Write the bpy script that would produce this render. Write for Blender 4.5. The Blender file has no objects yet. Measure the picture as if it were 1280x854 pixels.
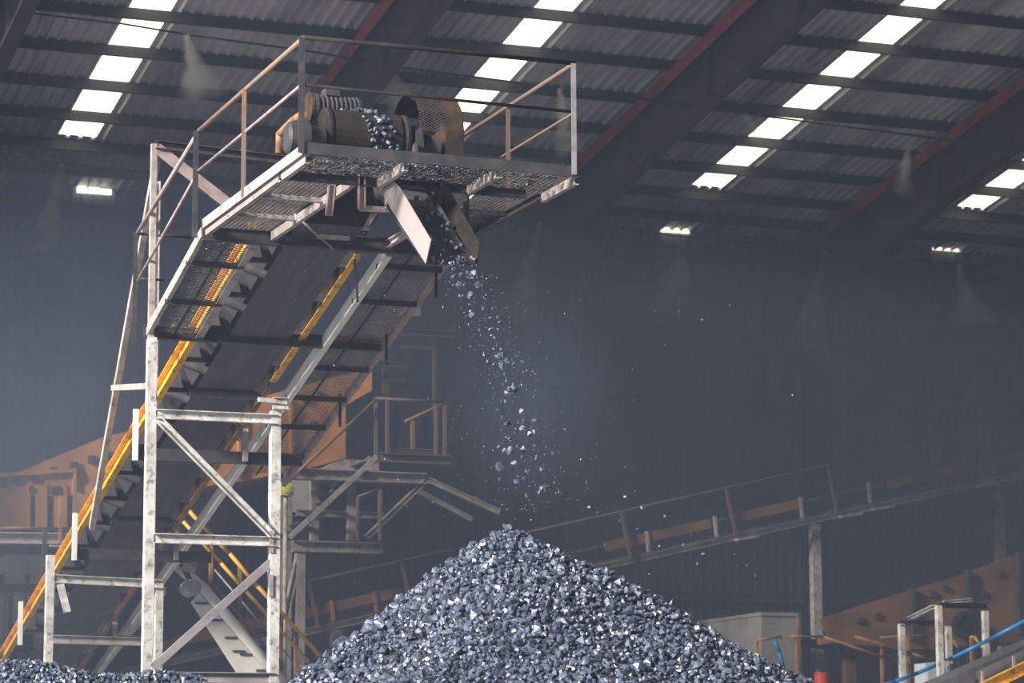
import bpy, bmesh, math, random
import numpy as np
from mathutils import Vector, Matrix

random.seed(7)
rng = np.random.default_rng(11)
S = bpy.context.scene
COL = S.collection

# ------------------------------------------------------------------ camera
FPX, PITCH, ROLL, YAW, EYE = 3447.2, math.radians(9.2702), math.radians(-0.2792), math.radians(20.93), 1.6
cp, sp, cr, sr = math.cos(PITCH), math.sin(PITCH), math.cos(ROLL), math.sin(ROLL)
Bm = np.array([[math.cos(YAW), math.sin(YAW), 0], [-math.sin(YAW), math.cos(YAW), 0], [0, 0, 1]]).T
Mc = np.array([[cr, sr, 0], [-sr, cr, 0], [0, 0, 1]]) @ np.array([[1, 0, 0], [0, -sp, cp], [0, cp, sp]]) @ Bm
cam_data = bpy.data.cameras.new('camera')
cam = bpy.data.objects.new('camera', cam_data)
COL.objects.link(cam)
rt, up, fw = Mc
cam.matrix_world = Matrix(((rt[0], up[0], -fw[0], 0), (rt[1], up[1], -fw[1], 0), (rt[2], up[2], -fw[2], EYE), (0, 0, 0, 1)))
cam_data.sensor_width = 36
cam_data.lens = FPX / 1280 * 36
cam_data.clip_end = 500
cam_data.dof.use_dof = True
cam_data.dof.focus_distance = 26.5
cam_data.dof.aperture_fstop = 3.2
S.camera = cam

# ------------------------------------------------------------------ light, sky, exposure
S.view_settings.view_transform = 'Standard'
S.view_settings.look = 'None'
S.view_settings.gamma = 1
S.view_settings.use_curve_mapping = False
S.view_settings.exposure = 0.0
S.cycles.use_denoising = True
S.cycles.max_bounces = 6
S.cycles.diffuse_bounces = 3
S.cycles.volume_bounces = 1
S.cycles.transparent_max_bounces = 12
S.cycles.sample_clamp_indirect = 4
S.cycles.volume_step_rate = 2.0
SKY_STRENGTH, SKY_COLOR = 0.75, (0.62, 0.78, 1.0)
SUN_STRENGTH, SUN_COLOR, SUN_SIZE = 12.0, (1.0, 0.95, 0.88), 10
SUN_TO = Vector((-0.86, -0.36, 0.36))
HAZE_COLOR = (0.58, 0.71, 1.0)
HAZE_SCATTER, HAZE_SOOT = 0.0020, 0.007            # the whole shed
DUST_SCATTER, DUST_SOOT = 0.0068, 0.046            # hanging low along the back wall
SKYLIGHT_STRENGTH = 3.0
w = bpy.data.worlds.new('sky')
S.world = w
w.use_nodes = True
bg = w.node_tree.nodes['Background']
bg.inputs[0].default_value = (*SKY_COLOR, 1)
bg.inputs[1].default_value = SKY_STRENGTH
sun_d = bpy.data.lights.new('sun', 'SUN')
sun_d.energy, sun_d.color, sun_d.angle = SUN_STRENGTH, SUN_COLOR, math.radians(SUN_SIZE)
sun = bpy.data.objects.new('sun', sun_d)
COL.objects.link(sun)
sun.location = (-30, -20, 25)
sun.rotation_euler = SUN_TO.to_track_quat('Z', 'Y').to_euler()

# ------------------------------------------------------------------ helpers
def P(x, y, X=None, Y=None, Z=None):
    """a point of the place seen at photo pixel x, y at a known X, Y or Z"""
    d = Mc.T @ np.array([(x - 640) / FPX, -(y - 427) / FPX, 1.0])
    t = X / d[0] if X is not None else Y / d[1] if Y is not None else (Z - EYE) / d[2]
    return Vector((d[0] * t, d[1] * t, EYE + d[2] * t))

def proj(p):
    c = Mc @ (np.asarray(p, float).T - np.array([[0], [0], [EYE]]) if np.ndim(p) > 1 else np.asarray(p, float) - np.array([0, 0, EYE]))
    return 640 + FPX * c[0] / c[2], 427 - FPX * c[1] / c[2], c[2]

def mat(name, c1, c2=None, amt=0.5, scale=3.0, rough=0.6, metal=0.0, spec=0.5, stretch=(1, 1, 1), lo=0.42, hi=0.62, bump=0.0, c3=None, amt3=0.5, scale3=14.0):
    m = bpy.data.materials.new(name)
    m.use_nodes = True
    nt = m.node_tree
    b = nt.nodes['Principled BSDF']
    b.inputs['Roughness'].default_value = rough
    b.inputs['Metallic'].default_value = metal
    b.inputs['Specular IOR Level'].default_value = spec
    b.inputs['Base Color'].default_value = (*c1, 1)
    if c2 is None:
        return m
    tc = nt.nodes.new('ShaderNodeTexCoord')
    mp = nt.nodes.new('ShaderNodeMapping')
    mp.inputs['Scale'].default_value = stretch
    nt.links.new(tc.outputs['Object'], mp.inputs[0])
    def layer(col_in, c, a, s, l, h):
        n = nt.nodes.new('ShaderNodeTexNoise')
        n.inputs['Scale'].default_value = s
        n.inputs['Detail'].default_value = 6
        n.inputs['Roughness'].default_value = 0.65
        nt.links.new(mp.outputs[0], n.inputs['Vector'])
        r = nt.nodes.new('ShaderNodeMapRange')
        r.inputs['From Min'].default_value = l
        r.inputs['From Max'].default_value = h
        r.inputs['To Max'].default_value = a
        nt.links.new(n.outputs[0], r.inputs[0])
        x = nt.nodes.new('ShaderNodeMix')
        x.data_type = 'RGBA'
        nt.links.new(r.outputs[0], x.inputs[0])
        if isinstance(col_in, tuple):
            x.inputs[6].default_value = (*col_in, 1)
        else:
            nt.links.new(col_in, x.inputs[6])
        x.inputs[7].default_value = (*c, 1)
        return x.outputs[2], n
    o, n = layer(c1, c2, amt, scale, lo, hi)
    if c3 is not None:
        o, _ = layer(o, c3, amt3, scale3, 0.52, 0.66)
    nt.links.new(o, b.inputs['Base Color'])
    if bump:
        bp = nt.nodes.new('ShaderNodeBump')
        bp.inputs['Strength'].default_value = bump
        bp.inputs['Distance'].default_value = 0.02
        nt.links.new(n.outputs[0], bp.inputs['Height'])
        nt.links.new(bp.outputs[0], b.inputs['Normal'])
    return m

M = {}
M['roof'] = mat('roof sheet', (0.72, 0.68, 0.72), (0.26, 0.245, 0.27), 0.85, 0.9, rough=0.5, stretch=(1, 0.12, 1))
M['wall'] = mat('wall sheet', (0.21, 0.22, 0.28), (0.09, 0.095, 0.125), 0.8, 0.6, rough=0.6, stretch=(1, 1, 0.2))
M['purlin'] = mat('purlin steel', (0.06, 0.052, 0.055), (0.03, 0.027, 0.028), 0.7, 2, rough=0.7)
M['rafter'] = mat('red oxide steel', (0.50, 0.11, 0.085), (0.22, 0.07, 0.06), 0.8, 1.2, rough=0.65)
M['floor'] = mat('dusty concrete ground', (0.44, 0.43, 0.42), (0.26, 0.25, 0.25), 0.7, 0.4, rough=0.9)  # unseen ground, colour raised so it bounces light onto roof and undersides
M['white'] = mat('grimy off-white paint', (0.66, 0.64, 0.60), (0.30, 0.27, 0.25), 0.7, 3.5, rough=0.5, c3=(0.08, 0.07, 0.07), amt3=0.75, scale3=11)
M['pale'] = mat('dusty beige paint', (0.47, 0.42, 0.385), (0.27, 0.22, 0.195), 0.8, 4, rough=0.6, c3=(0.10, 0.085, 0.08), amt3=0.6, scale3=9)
M['pink'] = mat('primer coated steel', (0.40, 0.30, 0.28), (0.20, 0.15, 0.14), 0.7, 5, rough=0.65)
M['plate'] = mat('bare pale plate', (0.33, 0.285, 0.275), (0.26, 0.22, 0.215), 0.5, 3, rough=0.45)
M['dark'] = mat('coal blackened steel', (0.035, 0.035, 0.04), (0.09, 0.075, 0.07), 0.6, 6, rough=0.6)
M['rail'] = mat('rusty handrail', (0.22, 0.165, 0.14), (0.34, 0.18, 0.085), 0.7, 2.2, rough=0.6, c3=(0.08, 0.07, 0.07), amt3=0.5)
M['rust'] = mat('orange rust', (0.42, 0.20, 0.06), (0.12, 0.08, 0.06), 0.85, 5, rough=0.75)
M['yellow'] = mat('yellow paint', (0.92, 0.50, 0.03), (0.60, 0.26, 0.03), 0.6, 4, rough=0.5, c3=(0.10, 0.07, 0.05), amt3=0.5, scale3=8)
M['orange'] = mat('faded orange paint', (0.62, 0.27, 0.07), (0.38, 0.16, 0.06), 0.8, 1.2, rough=0.65, c3=(0.12, 0.08, 0.07), amt3=0.5, scale3=2.5)
M['belt'] = mat('rubber belt', (0.09, 0.09, 0.10), (0.15, 0.14, 0.15), 0.6, 2.0, rough=0.75, stretch=(4, 0.4, 1))
M['mesh'] = mat('expanded metal', (0.12, 0.10, 0.09), (0.05, 0.045, 0.045), 0.8, 5, rough=0.55, metal=0.3)
M['roller'] = mat('roller steel', (0.13, 0.125, 0.125), (0.06, 0.055, 0.055), 0.7, 6, rough=0.5)
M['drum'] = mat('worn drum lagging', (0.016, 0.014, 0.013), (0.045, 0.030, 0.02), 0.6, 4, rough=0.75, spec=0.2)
M['blue'] = mat('blue hose', (0.02, 0.22, 0.55), rough=0.4)
M['red'] = mat('red plastic', (0.75, 0.05, 0.04), (0.5, 0.04, 0.03), 0.5, 4, rough=0.45)
M['grey'] = mat('grey sheet metal', (0.38, 0.37, 0.35), (0.22, 0.21, 0.20), 0.7, 1.5, rough=0.6)
M['concrete'] = mat('stained concrete', (0.82, 0.79, 0.74), (0.45, 0.44, 0.43), 0.7, 1.3, rough=0.9)
M['lightgrey'] = mat('light grey enamel', (0.50, 0.54, 0.60), (0.36, 0.39, 0.44), 0.5, 3, rough=0.5)
M['copper'] = mat('brass grommet', (0.55, 0.48, 0.38), (0.2, 0.17, 0.14), 0.7, 12, rough=0.5)
M['rust_dark'] = mat('sooty rust', (0.030, 0.024, 0.020), (0.14, 0.07, 0.018), 0.55, 4, rough=0.8, spec=0.2)
M['orange_dim'] = mat('sooty orange paint', (0.27, 0.125, 0.035), (0.10, 0.055, 0.03), 0.8, 1.6, rough=0.7)  # darker copy of the orange, dimness of the hazy background in its colour
M['rail_dim'] = mat('sooty brown rail', (0.13, 0.09, 0.075), (0.18, 0.10, 0.06), 0.7, 2.5, rough=0.7)  # darker copy of the handrail, shade and background dimness painted into the colour
M['mesh_tan'] = mat('dusty expanded metal', (0.34, 0.27, 0.22), (0.14, 0.11, 0.10), 0.8, 4, rough=0.6)  # lighter copy of the mesh, light from above put into the colour
M['yellow_clean'] = mat('fresh yellow paint', (0.92, 0.50, 0.03), (0.75, 0.36, 0.03), 0.6, 3, rough=0.45)
M['pale_dim'] = mat('sooty beige paint', (0.34, 0.31, 0.285), (0.17, 0.145, 0.13), 0.8, 4, rough=0.65, c3=(0.08, 0.07, 0.065), amt3=0.6, scale3=9)  # darker copy of the beige, haze over the far platform put into the colour
M['lamp_yellow'] = mat('pale yellow enamel', (0.55, 0.50, 0.14), (0.35, 0.32, 0.12), 0.6, 6, rough=0.5)
M['steel'] = mat('bare grey steel', (0.30, 0.275, 0.28), (0.16, 0.14, 0.145), 0.7, 5, rough=0.55)
M['clean'] = mat('white paint', (0.90, 0.88, 0.82), (0.74, 0.70, 0.64), 0.6, 4, rough=0.5)  # brighter copy of the white, sunlight these parts miss put into the colour
M['web'] = mat('soot covered web', (0.055, 0.045, 0.048), (0.10, 0.06, 0.055), 0.6, 1.5, rough=0.8)  # near-black brown for webs, wall columns and the far upper beams
M['wire'] = mat('black wire', (0.02, 0.02, 0.022), rough=0.6)
M['coal'] = mat('coal', (0.018, 0.024, 0.040), (0.125, 0.155, 0.225), 0.85, 9, rough=0.42, spec=1.0, bump=0.25)
M['coal'].node_tree.nodes['Principled BSDF'].inputs['Coat Weight'].default_value = 0.25
M['coal'].node_tree.nodes['Principled BSDF'].inputs['Coat Roughness'].default_value = 0.22
em = bpy.data.materials.new('daylit translucent sheet')
em.use_nodes = True
b_ = em.node_tree.nodes['Principled BSDF']
b_.inputs['Base Color'].default_value = (0.8, 0.8, 0.7, 1)
b_.inputs['Emission Color'].default_value = (1.0, 0.96, 0.72, 1)
b_.inputs['Emission Strength'].default_value = SKYLIGHT_STRENGTH
M['skylight'] = em

class MB:
    def __init__(s): s.v, s.f, s.smooth = [], [], set()
    def add(s, vs, fs, smooth=False):
        n = len(s.v)
        s.v += [tuple(v) for v in vs]
        for f in fs:
            if smooth: s.smooth.add(len(s.f))
            s.f.append(tuple(i + n for i in f))
        return s
    def box(s, a, b):
        (x0, y0, z0), (x1, y1, z1) = a, b
        return s.add([(x, y, z) for z in (z0, z1) for y in (y0, y1) for x in (x0, x1)],
                     [(0, 2, 3, 1), (4, 5, 7, 6), (0, 1, 5, 4), (2, 6, 7, 3), (0, 4, 6, 2), (1, 3, 7, 5)])
    def prof(s, a, b, poly, up=(0, 0, 1)):
        """extrude the closed outline poly (side, up) from a to b"""
        a, b = Vector(a), Vector(b)
        t = (b - a).normalized()
        u = Vector(up)
        if abs(t.dot(u)) > 0.98: u = Vector((0, 1, 0))
        sd = t.cross(u).normalized()
        u = sd.cross(t)
        n = len(poly)
        vs = [p + sd * q[0] + u * q[1] for p in (a, b) for q in poly]
        return s.add(vs, [tuple(range(n))[::-1], tuple(range(n, 2 * n))] + [(i, (i + 1) % n, n + (i + 1) % n, n + i) for i in range(n)])
    def bar(s, a, b, wd, ht, up=(0, 0, 1)):
        return s.prof(a, b, [(-wd / 2, -ht / 2), (wd / 2, -ht / 2), (wd / 2, ht / 2), (-wd / 2, ht / 2)], up)
    def ibeam(s, a, b, h, wd, t=0.012, up=(0, 0, 1)):
        H, W_, k = h / 2, wd / 2, t / 2
        return s.prof(a, b, [(-W_, -H), (W_, -H), (W_, -H + t), (k, -H + t), (k, H - t), (W_, H - t), (W_, H), (-W_, H), (-W_, H - t), (-k, H - t), (-k, -H + t), (-W_, -H + t)], up)
    def chan(s, a, b, h, wd, t=0.01, side=1, up=(0, 0, 1)):
        H = h / 2
        q = [(0, -H), (wd, -H), (wd, -H + t), (t, -H + t), (t, H - t), (wd, H - t), (wd, H), (0, H)]
        if side < 0: q = [(-x, y) for x, y in q][::-1]
        return s.prof(a, b, q, up)
    def angle(s, a, b, h, wd, t=0.008, side=1, up=(0, 0, 1)):
        q = [(0, 0), (wd, 0), (wd, t), (t, t), (t, h), (0, h)]
        if side < 0: q = [(-x, y) for x, y in q][::-1]
        return s.prof(a, b, q, up)
    def tube(s, pts, r, n=10, closed=False):
        pts = [Vector(p) for p in pts]
        for i in range(len(pts) - 1):
            a, b = pts[i], pts[i + 1]
            t = (b - a).normalized()
            u = Vector((0, 0, 1)) if abs(t.z) < 0.95 else Vector((0, 1, 0))
            sd = t.cross(u).normalized(); u = sd.cross(t)
            ring = [(math.cos(2 * math.pi * k / n), math.sin(2 * math.pi * k / n)) for k in range(n)]
            ext = r * 0.25
            a2 = a - t * (ext if i else 0); b2 = b + t * (ext if i < len(pts) - 2 else 0)
            vs = [p + (sd * c + u * d) * r for p in (a2, b2) for c, d in ring]
            m = len(s.v)
            s.add(vs, [(k, (k + 1) % n, n + (k + 1) % n, n + k) for k in range(n)], True)
            s.add([], [])
            s.f += [tuple(m + k for k in range(n))[::-1], tuple(m + n + k for k in range(n))]
        return s
    def lathe(s, a, b, prof, n=28):
        """revolve (distance, radius) steps about the line a-b"""
        a, b = Vector(a), Vector(b)
        t = (b - a).normalized()
        u = Vector((0, 0, 1)) if abs(t.z) < 0.95 else Vector((0, 1, 0))
        sd = t.cross(u).normalized(); u = sd.cross(t)
        vs = [a + t * d + (sd * math.cos(2 * math.pi * k / n) + u * math.sin(2 * math.pi * k / n)) * r for d, r in prof for k in range(n)]
        fs = [(i * n + k, i * n + (k + 1) % n, (i + 1) * n + (k + 1) % n, (i + 1) * n + k) for i in range(len(prof) - 1) for k in range(n)]
        s.add(vs, fs)
        m = len(s.v) - len(vs)
        s.f += [tuple(m + k for k in range(n))[::-1], tuple(m + (len(prof) - 1) * n + k for k in range(n))]
        return s
    def slab(s, pts, off):
        """a plate: outline pts thickened by the vector off"""
        off = Vector(off); n = len(pts)
        vs = [Vector(p) for p in pts] + [Vector(p) + off for p in pts]
        return s.add(vs, [tuple(range(n))[::-1], tuple(range(n, 2 * n))] + [(i, (i + 1) % n, n + (i + 1) % n, n + i) for i in range(n)])
    def build(s, name, m, parent=None, org=None):
        org = Vector(org) if org is not None else root_loc(parent)
        me = bpy.data.meshes.new(name)
        me.from_pydata([tuple(Vector(v) - org) for v in s.v], [], s.f)
        bm = bmesh.new(); bm.from_mesh(me)
        bmesh.ops.recalc_face_normals(bm, faces=bm.faces)
        bm.to_mesh(me); bm.free()
        if s.smooth:
            fl = np.zeros(len(me.polygons), bool); fl[list(s.smooth)] = True
            me.polygons.foreach_set('use_smooth', fl)
        me.materials.append(M[m] if isinstance(m, str) else m)
        o = bpy.data.objects.new(name, me)
        COL.objects.link(o)
        if parent is not None: o.parent = parent
        else: o.location = org
        return o

def root_loc(o):
    if o is None: return Vector((0, 0, 0))
    while o.parent: o = o.parent
    return o.location.copy()

def tag(o, label=None, cat=None, group=None, kind=None):
    if label: o['label'] = label
    if cat: o['category'] = cat
    if group: o['group'] = group
    if kind: o['kind'] = kind
    return o

def thing(name, loc, label, cat, group=None):
    o = bpy.data.objects.new(name, None)
    COL.objects.link(o)
    o.location = loc
    o.empty_display_size = 0.2
    return tag(o, label, cat, group)

def struct(name, mb, m):
    return tag(mb.build(name, m), kind='structure')

# ------------------------------------------------------------------ building
TAN = math.tan(math.radians(8.91))
YW = 50.0
def zr(y): return 12.79 + (YW - y) * TAN          # underside of the roof
XL, XR, YF = 4.0, 52.0, 6.0
PITCH_RIB = 0.2
SKY = [9.58, 15.98, 21.94, 27.78, 33.9, 39.9, 45.9]
SKW = 0.68
def rib_z(x):
    f = (x / PITCH_RIB) % 1.0
    return 0.0
def corrugate(x0, x1, pitch, d):
    """points (x, depth) of a trapezoid profile"""
    out = []
    n = max(1, round((x1 - x0) / pitch)); st = (x1 - x0) / n
    for i in range(n):
        a = x0 + i * st
        out += [(a, 0), (a + st * 0.52, 0), (a + st * 0.66, d), (a + st * 0.80, d), (a + st * 0.97, 0)]
    out.append((x1, 0))
    return out
roof = MB()
def roof_strip(mb, x0, x1, y0, y1, dz=0.0, depth=-0.055):
    pr = corrugate(x0, x1, PITCH_RIB, depth)
    vs = [(x, y, zr(y) + dz + 0.04 + d) for y in (y0, y1) for x, d in pr]
    n = len(pr)
    mb.add(vs, [(i, i + 1, n + i + 1, n + i) for i in range(n - 1)])
SKY_Y0, SKY_Y1 = 26.0, 47.6
edges = [XL] + [e for s_ in SKY for e in (s_, s_ + SKW)] + [XR]
for i in range(0, len(edges), 2):
    roof_strip(roof, edges[i], edges[i + 1], YF, YW + 0.3)
for s_ in SKY:
    roof_strip(roof, s_, s_ + SKW, YF, SKY_Y0); roof_strip(roof, s_, s_ + SKW, SKY_Y1, YW + 0.3)
struct('ceiling', roof, 'roof')
nwin = 0
for s_ in SKY[:5]:
    nwin += 1
    mb = MB(); roof_strip(mb, s_, s_ + SKW, SKY_Y0, SKY_Y1, depth=-0.015)
    struct('window_%d' % nwin, mb, 'skylight')

struct('floor', MB().box((-60, -30, -0.2), (80, 60, 0)), 'floor')

wall = MB()
pr = corrugate(XL, XR, 0.2, -0.035)
WALL_TOP = 12.84
vs = [(x, YW + 0.02 + d, z) for z in (0, WALL_TOP) for x, d in pr]
n_ = len(pr)
wall.add(vs, [(i, i + 1, n_ + i + 1, n_ + i) for i in range(n_ - 1)])
struct('wall_back', wall, 'wall')
wl = MB()  # unseen left wall, added to keep direct sun off the back wall
pr = corrugate(41.0, YW, 0.2, 0.035)
n_ = len(pr)
wl.add([(XL + d, y, 0) for y, d in pr] + [(XL + d, y, zr(y)) for y, d in pr], [(i, i + 1, n_ + i + 1, n_ + i) for i in range(n_ - 1)])
struct('wall_left', wl, 'wall')
wr = MB()
pr = corrugate(YF, YW, 0.2, 0.035)
n_ = len(pr)
wr.add([(XR - d, y, 0) for y, d in pr] + [(XR - d, y, zr(y)) for y, d in pr], [(i, i + 1, n_ + i + 1, n_ + i) for i in range(n_ - 1)])
struct('wall_right', wr, 'wall')

wf = MB()  # unseen front wall, added to cut light and darken the right side
pr = corrugate(15.0, XR, 0.2, 0.035)
n_ = len(pr)
wf.add([(x, YF + d, 0) for x, d in pr] + [(x, YF + d, zr(YF)) for x, d in pr], [(i, i + 1, n_ + i + 1, n_ + i) for i in range(n_ - 1)])
struct('wall_front', wf, 'wall')

# daylight showing through short louvred gaps high on the back wall
for (px0, px1, py0, py1) in [(95, 140, 233.5, 241), (825, 862, 283, 290), (1165, 1201, 305.5, 312.5)]:
    nwin += 1
    a, b = P(px0, py1, Y=YW - 0.05), P(px1, py0 + 2, Y=YW - 0.05)
    mb = MB(); wd = (b.x - a.x) / 3
    for k in range(3):
        mb.box((a.x + wd * k + 0.012, YW - 0.08, a.z), (a.x + wd * (k + 1) - 0.012, YW - 0.05, b.z - 0.012 * k))
    struct('window_%d' % nwin, mb, 'skylight')

# purlins under the sheets, parallel to the back wall (Z sections)
PUR = [48.9, 47.72, 46.38, 45.0, 43.55, 42.08, 40.62, 39.15, 37.7, 36.2, 34.7, 33.2]
for y in PUR:
    z = zr(y)
    q = [(-0.06, 0), (-0.06, -0.012), (-0.012, -0.012), (-0.012, -0.2), (0.06, -0.2), (0.06, -0.188), (0.0, -0.188), (0.0, 0)]
    mb = MB()
    mb.prof((XL, y, z), (XR, y, z), q)
    o = struct('roof_purlin', mb, 'purlin')
struct('eave_beam', MB().ibeam((XL, 49.65, 12.25), (XR, 49.65, 12.25), 0.3, 0.16), 'purlin')
for z in (11.55, 9.5, 7.45, 5.4, 3.3, 1.3):
    struct('wall_girt', MB().chan((XL, 49.93, z), (XR, 49.93, z), 0.18, 0.07, side=1), 'wall')
# portal frames: tapered rafter and wall column
for x in (7.45, 13.45, 19.15, 25.45, 31.5, 37.5, 43.5):
    web, fl = MB(), MB()
    ys = [49.55, 47.2, 43.0, 36.0, YF]
    ds = [1.75, 1.3, 1.12, 1.1, 1.1]
    top = [(x, y, zr(y) - 0.21) for y in ys]
    bot = [(x, y, zr(y) - 0.21 - d) for y, d in zip(ys, ds)]
    mb = MB()
    mb.slab(top + bot[::-1], (0.014, 0, 0))
    for a, b in zip(bot[:-1], bot[1:]): mb.bar(Vector(a), Vector(b), 0.26, 0.018)
    for y in (47.6, 44.0, 40.6, 37.2):                                     # web stiffeners and splices
        d = float(np.interp(-y, [-v for v in ys], ds))
        mb.bar((x, y, zr(y) - 0.21), (x, y, zr(y) - 0.21 - d), 0.24, 0.03, up=(0, 1, 0))
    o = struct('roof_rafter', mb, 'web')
    mb = MB()
    for a, b in zip(top[:-1], top[1:]):
        mb.bar(Vector(a), Vector(b), 0.28, 0.02)
        mb.bar(Vector(a) + Vector((-0.14, 0, -0.10)), Vector(b) + Vector((-0.14, 0, -0.10)), 0.02, 0.24)
    f_ = mb.build('flange', 'rafter', o)
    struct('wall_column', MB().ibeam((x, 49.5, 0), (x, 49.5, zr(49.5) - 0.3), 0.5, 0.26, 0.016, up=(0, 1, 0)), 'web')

# ------------------------------------------------------------------ inclined conveyor
SL = 0.28
Y0, Z0 = 30.44, 6.80
def zc(y): return Z0 + SL * (Y0 - y)                # underside line of the conveyor stringers
YT, YB = 26.7, 43.6                                  # head and tail
conv = thing('belt_conveyor', (8.5, 43.0, 0), 'long dark belt conveyor with yellow side beams climbing to the high platform', 'conveyor')
SXL, SXR = 7.82, 8.98
DIRC = Vector((0, 1, -SL)).normalized()
def cpt(x, y, dz=0): return Vector((x, y, zc(y) + dz))
MB().chan(cpt(SXL, 28.1, 0.10), cpt(SXL, YB, 0.10), 0.20, 0.08, 0.012, side=-1).build('side_beam', 'yellow', conv)
MB().bar(cpt(SXR, 28.1, 0.10), cpt(SXR, YB, 0.10), 0.015, 0.20).build('side_beam', 'drum', conv)
MB().bar(cpt(SXR + 0.035, 28.25, -0.005), cpt(SXR + 0.035, 31.6, -0.005), 0.085, 0.012).build('side_beam_flange', 'yellow', conv)
MB().bar(cpt(SXR + 0.035, 31.75, -0.005), cpt(SXR + 0.035, YB, -0.005), 0.075, 0.012).build('side_beam_flange', 'rust', conv)
for xx in (SXL, SXR):
    MB().bar(cpt(xx, 26.2, 0.14), cpt(xx, 28.1, 0.14), 0.03, 0.16).build('head_frame', 'dark', conv)
# carrying belt: troughed, wraps the head pulley and returns underneath
HEAD = Vector((8.5, 26.55, 8.28))
HR = 0.27
def belt_run(dz, half, trough, y0, y1, n=24):
    mb_ = MB(); cols = [(-half, trough), (-half * 0.5, 0), (half * 0.5, 0), (half, trough)]
    for k in range(n + 1):
        y = y0 + (y1 - y0) * k / n
        for th in (0, 0.012):
            mb_.v += [(8.5 + c, y, zc(y) + dz + t_ + th) for c, t_ in cols]
    for k in range(n):
        for j in range(3):
            a = k * 8 + j
            mb_.f += [(a, a + 1, a + 9, a + 8), (a + 4, a + 12, a + 13, a + 5)]
        a = k * 8
        mb_.f += [(a, a + 8, a + 12, a + 4), (a + 3, a + 7, a + 15, a + 11)]
    mb_.f += [(0, 4, 5, 1), (1, 5, 6, 2), (2, 6, 7, 3)]
    return mb_
belt_run(0.36, 0.42, 0.14, 27.3, YB).build('carrying_belt', 'belt', conv)
ret = belt_run(-0.02, 0.36, 0.0, 27.6, YB); 
ret.build('return_belt', 'belt', conv)
wrap = MB()
arc = []
a0 = math.radians(100)
for k in range(15):
    t = math.radians(72 + k * 15)
    arc.append((HEAD.y + math.cos(t) * (HR + 0.008), HEAD.z + math.sin(t) * (HR + 0.008)))
arc = [(27.3, zc(27.3) + 0.38)] + arc + [(27.6, zc(27.6) - 0.02)]
nA = len(arc)
wrap.add([(8.5 + sx * 0.36, y, z) for sx in (-1, 1) for y, z in arc] , [(k, k + 1, nA + k + 1, nA + k) for k in range(nA - 1)])
wrap.build('belt_wrap', 'drum', conv)
drum = MB().lathe((8.06, HEAD.y, HEAD.z), (8.95, HEAD.y, HEAD.z),
    [(0, 0.09), (0.0, HR - 0.02), (0.02, HR + 0.02), (0.05, HR + 0.02), (0.06, HR - 0.01), (0.10, HR), (0.13, HR - 0.01), (0.84, HR - 0.01), (0.86, HR + 0.01), (0.89, HR + 0.01), (0.89, 0.1)], 36)
dr = drum.build('head_pulley', 'drum', conv)
MB().lathe((7.72, HEAD.y, HEAD.z), (9.25, HEAD.y, HEAD.z), [(0, 0.05), (1.53, 0.05)], 16).build('shaft', 'roller', dr)
# idlers
for y in np.arange(27.75, 43.3, 0.86):
    fr = MB()
    fr.bar(cpt(SXL + 0.01, y, 0.03), cpt(SXR - 0.01, y, 0.03), 0.07, 0.05)
    for sx in (-1, 1):
        c = 8.5 + sx * 0.50
        fr.slab([(c - sx * 0.14, y - 0.035, zc(y) + 0.05), (c - sx * 0.02, y - 0.035, zc(y) + 0.05), (c + sx * 0.06, y - 0.035, zc(y) + 0.34), (c + sx * 0.02, y - 0.035, zc(y) + 0.36)], (0, 0.012, 0))
    f_ = fr.build('idler_frame', 'dark', conv)
    for sx in (-1, 1):
        r_ = MB().lathe((8.5 + sx * 0.15, y, zc(y) + 0.26), (8.5 + sx * 0.50, y, zc(y) + 0.38), [(0, 0.02), (0.0, 0.055), (0.37, 0.055), (0.37, 0.02)], 16)
        r_.build('roller', 'roller', f_)
    MB().lathe((8.5 - 0.14, y, zc(y) + 0.27), (8.5 + 0.14, y, zc(y) + 0.27), [(0, 0.02), (0.0, 0.055), (0.28, 0.055), (0.28, 0.02)], 16).build('roller', 'roller', f_)
for y in (31.9, 36.0, 41.0):
    MB().lathe(cpt(8.02, y, -0.06), cpt(8.96, y, -0.06), [(0, 0.015), (0.04, 0.015), (0.04, 0.05), (0.9, 0.05), (0.9, 0.015), (0.94, 0.015)], 16).build('return_roller', 'roller', conv)
# cross beams under the conveyor with hanger plates at their ends
for (y, z, xa, xb) in ((33.0, 5.71, 7.62, 9.80), (36.45, 4.76, 7.62, 9.55), (40.1, 3.82, 7.62, 9.70)):
    cb = MB().chan((xa, y, z), (xb, y, z), 0.15, 0.07, side=-1).build('cross_beam', 'dark', conv)
    MB().bar((7.66, y - 0.05, z - 0.09), (7.66, y - 0.05, z + 0.54), 0.06, 0.05, up=(0, 1, 0)).build('hanger_plate', 'clean', cb)
    MB().bar((9.05, y - 0.05, z - 0.05), (9.05, y - 0.05, z + 0.5), 0.06, 0.05, up=(0, 1, 0)).build('hanger_plate', 'pale', cb)

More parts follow.
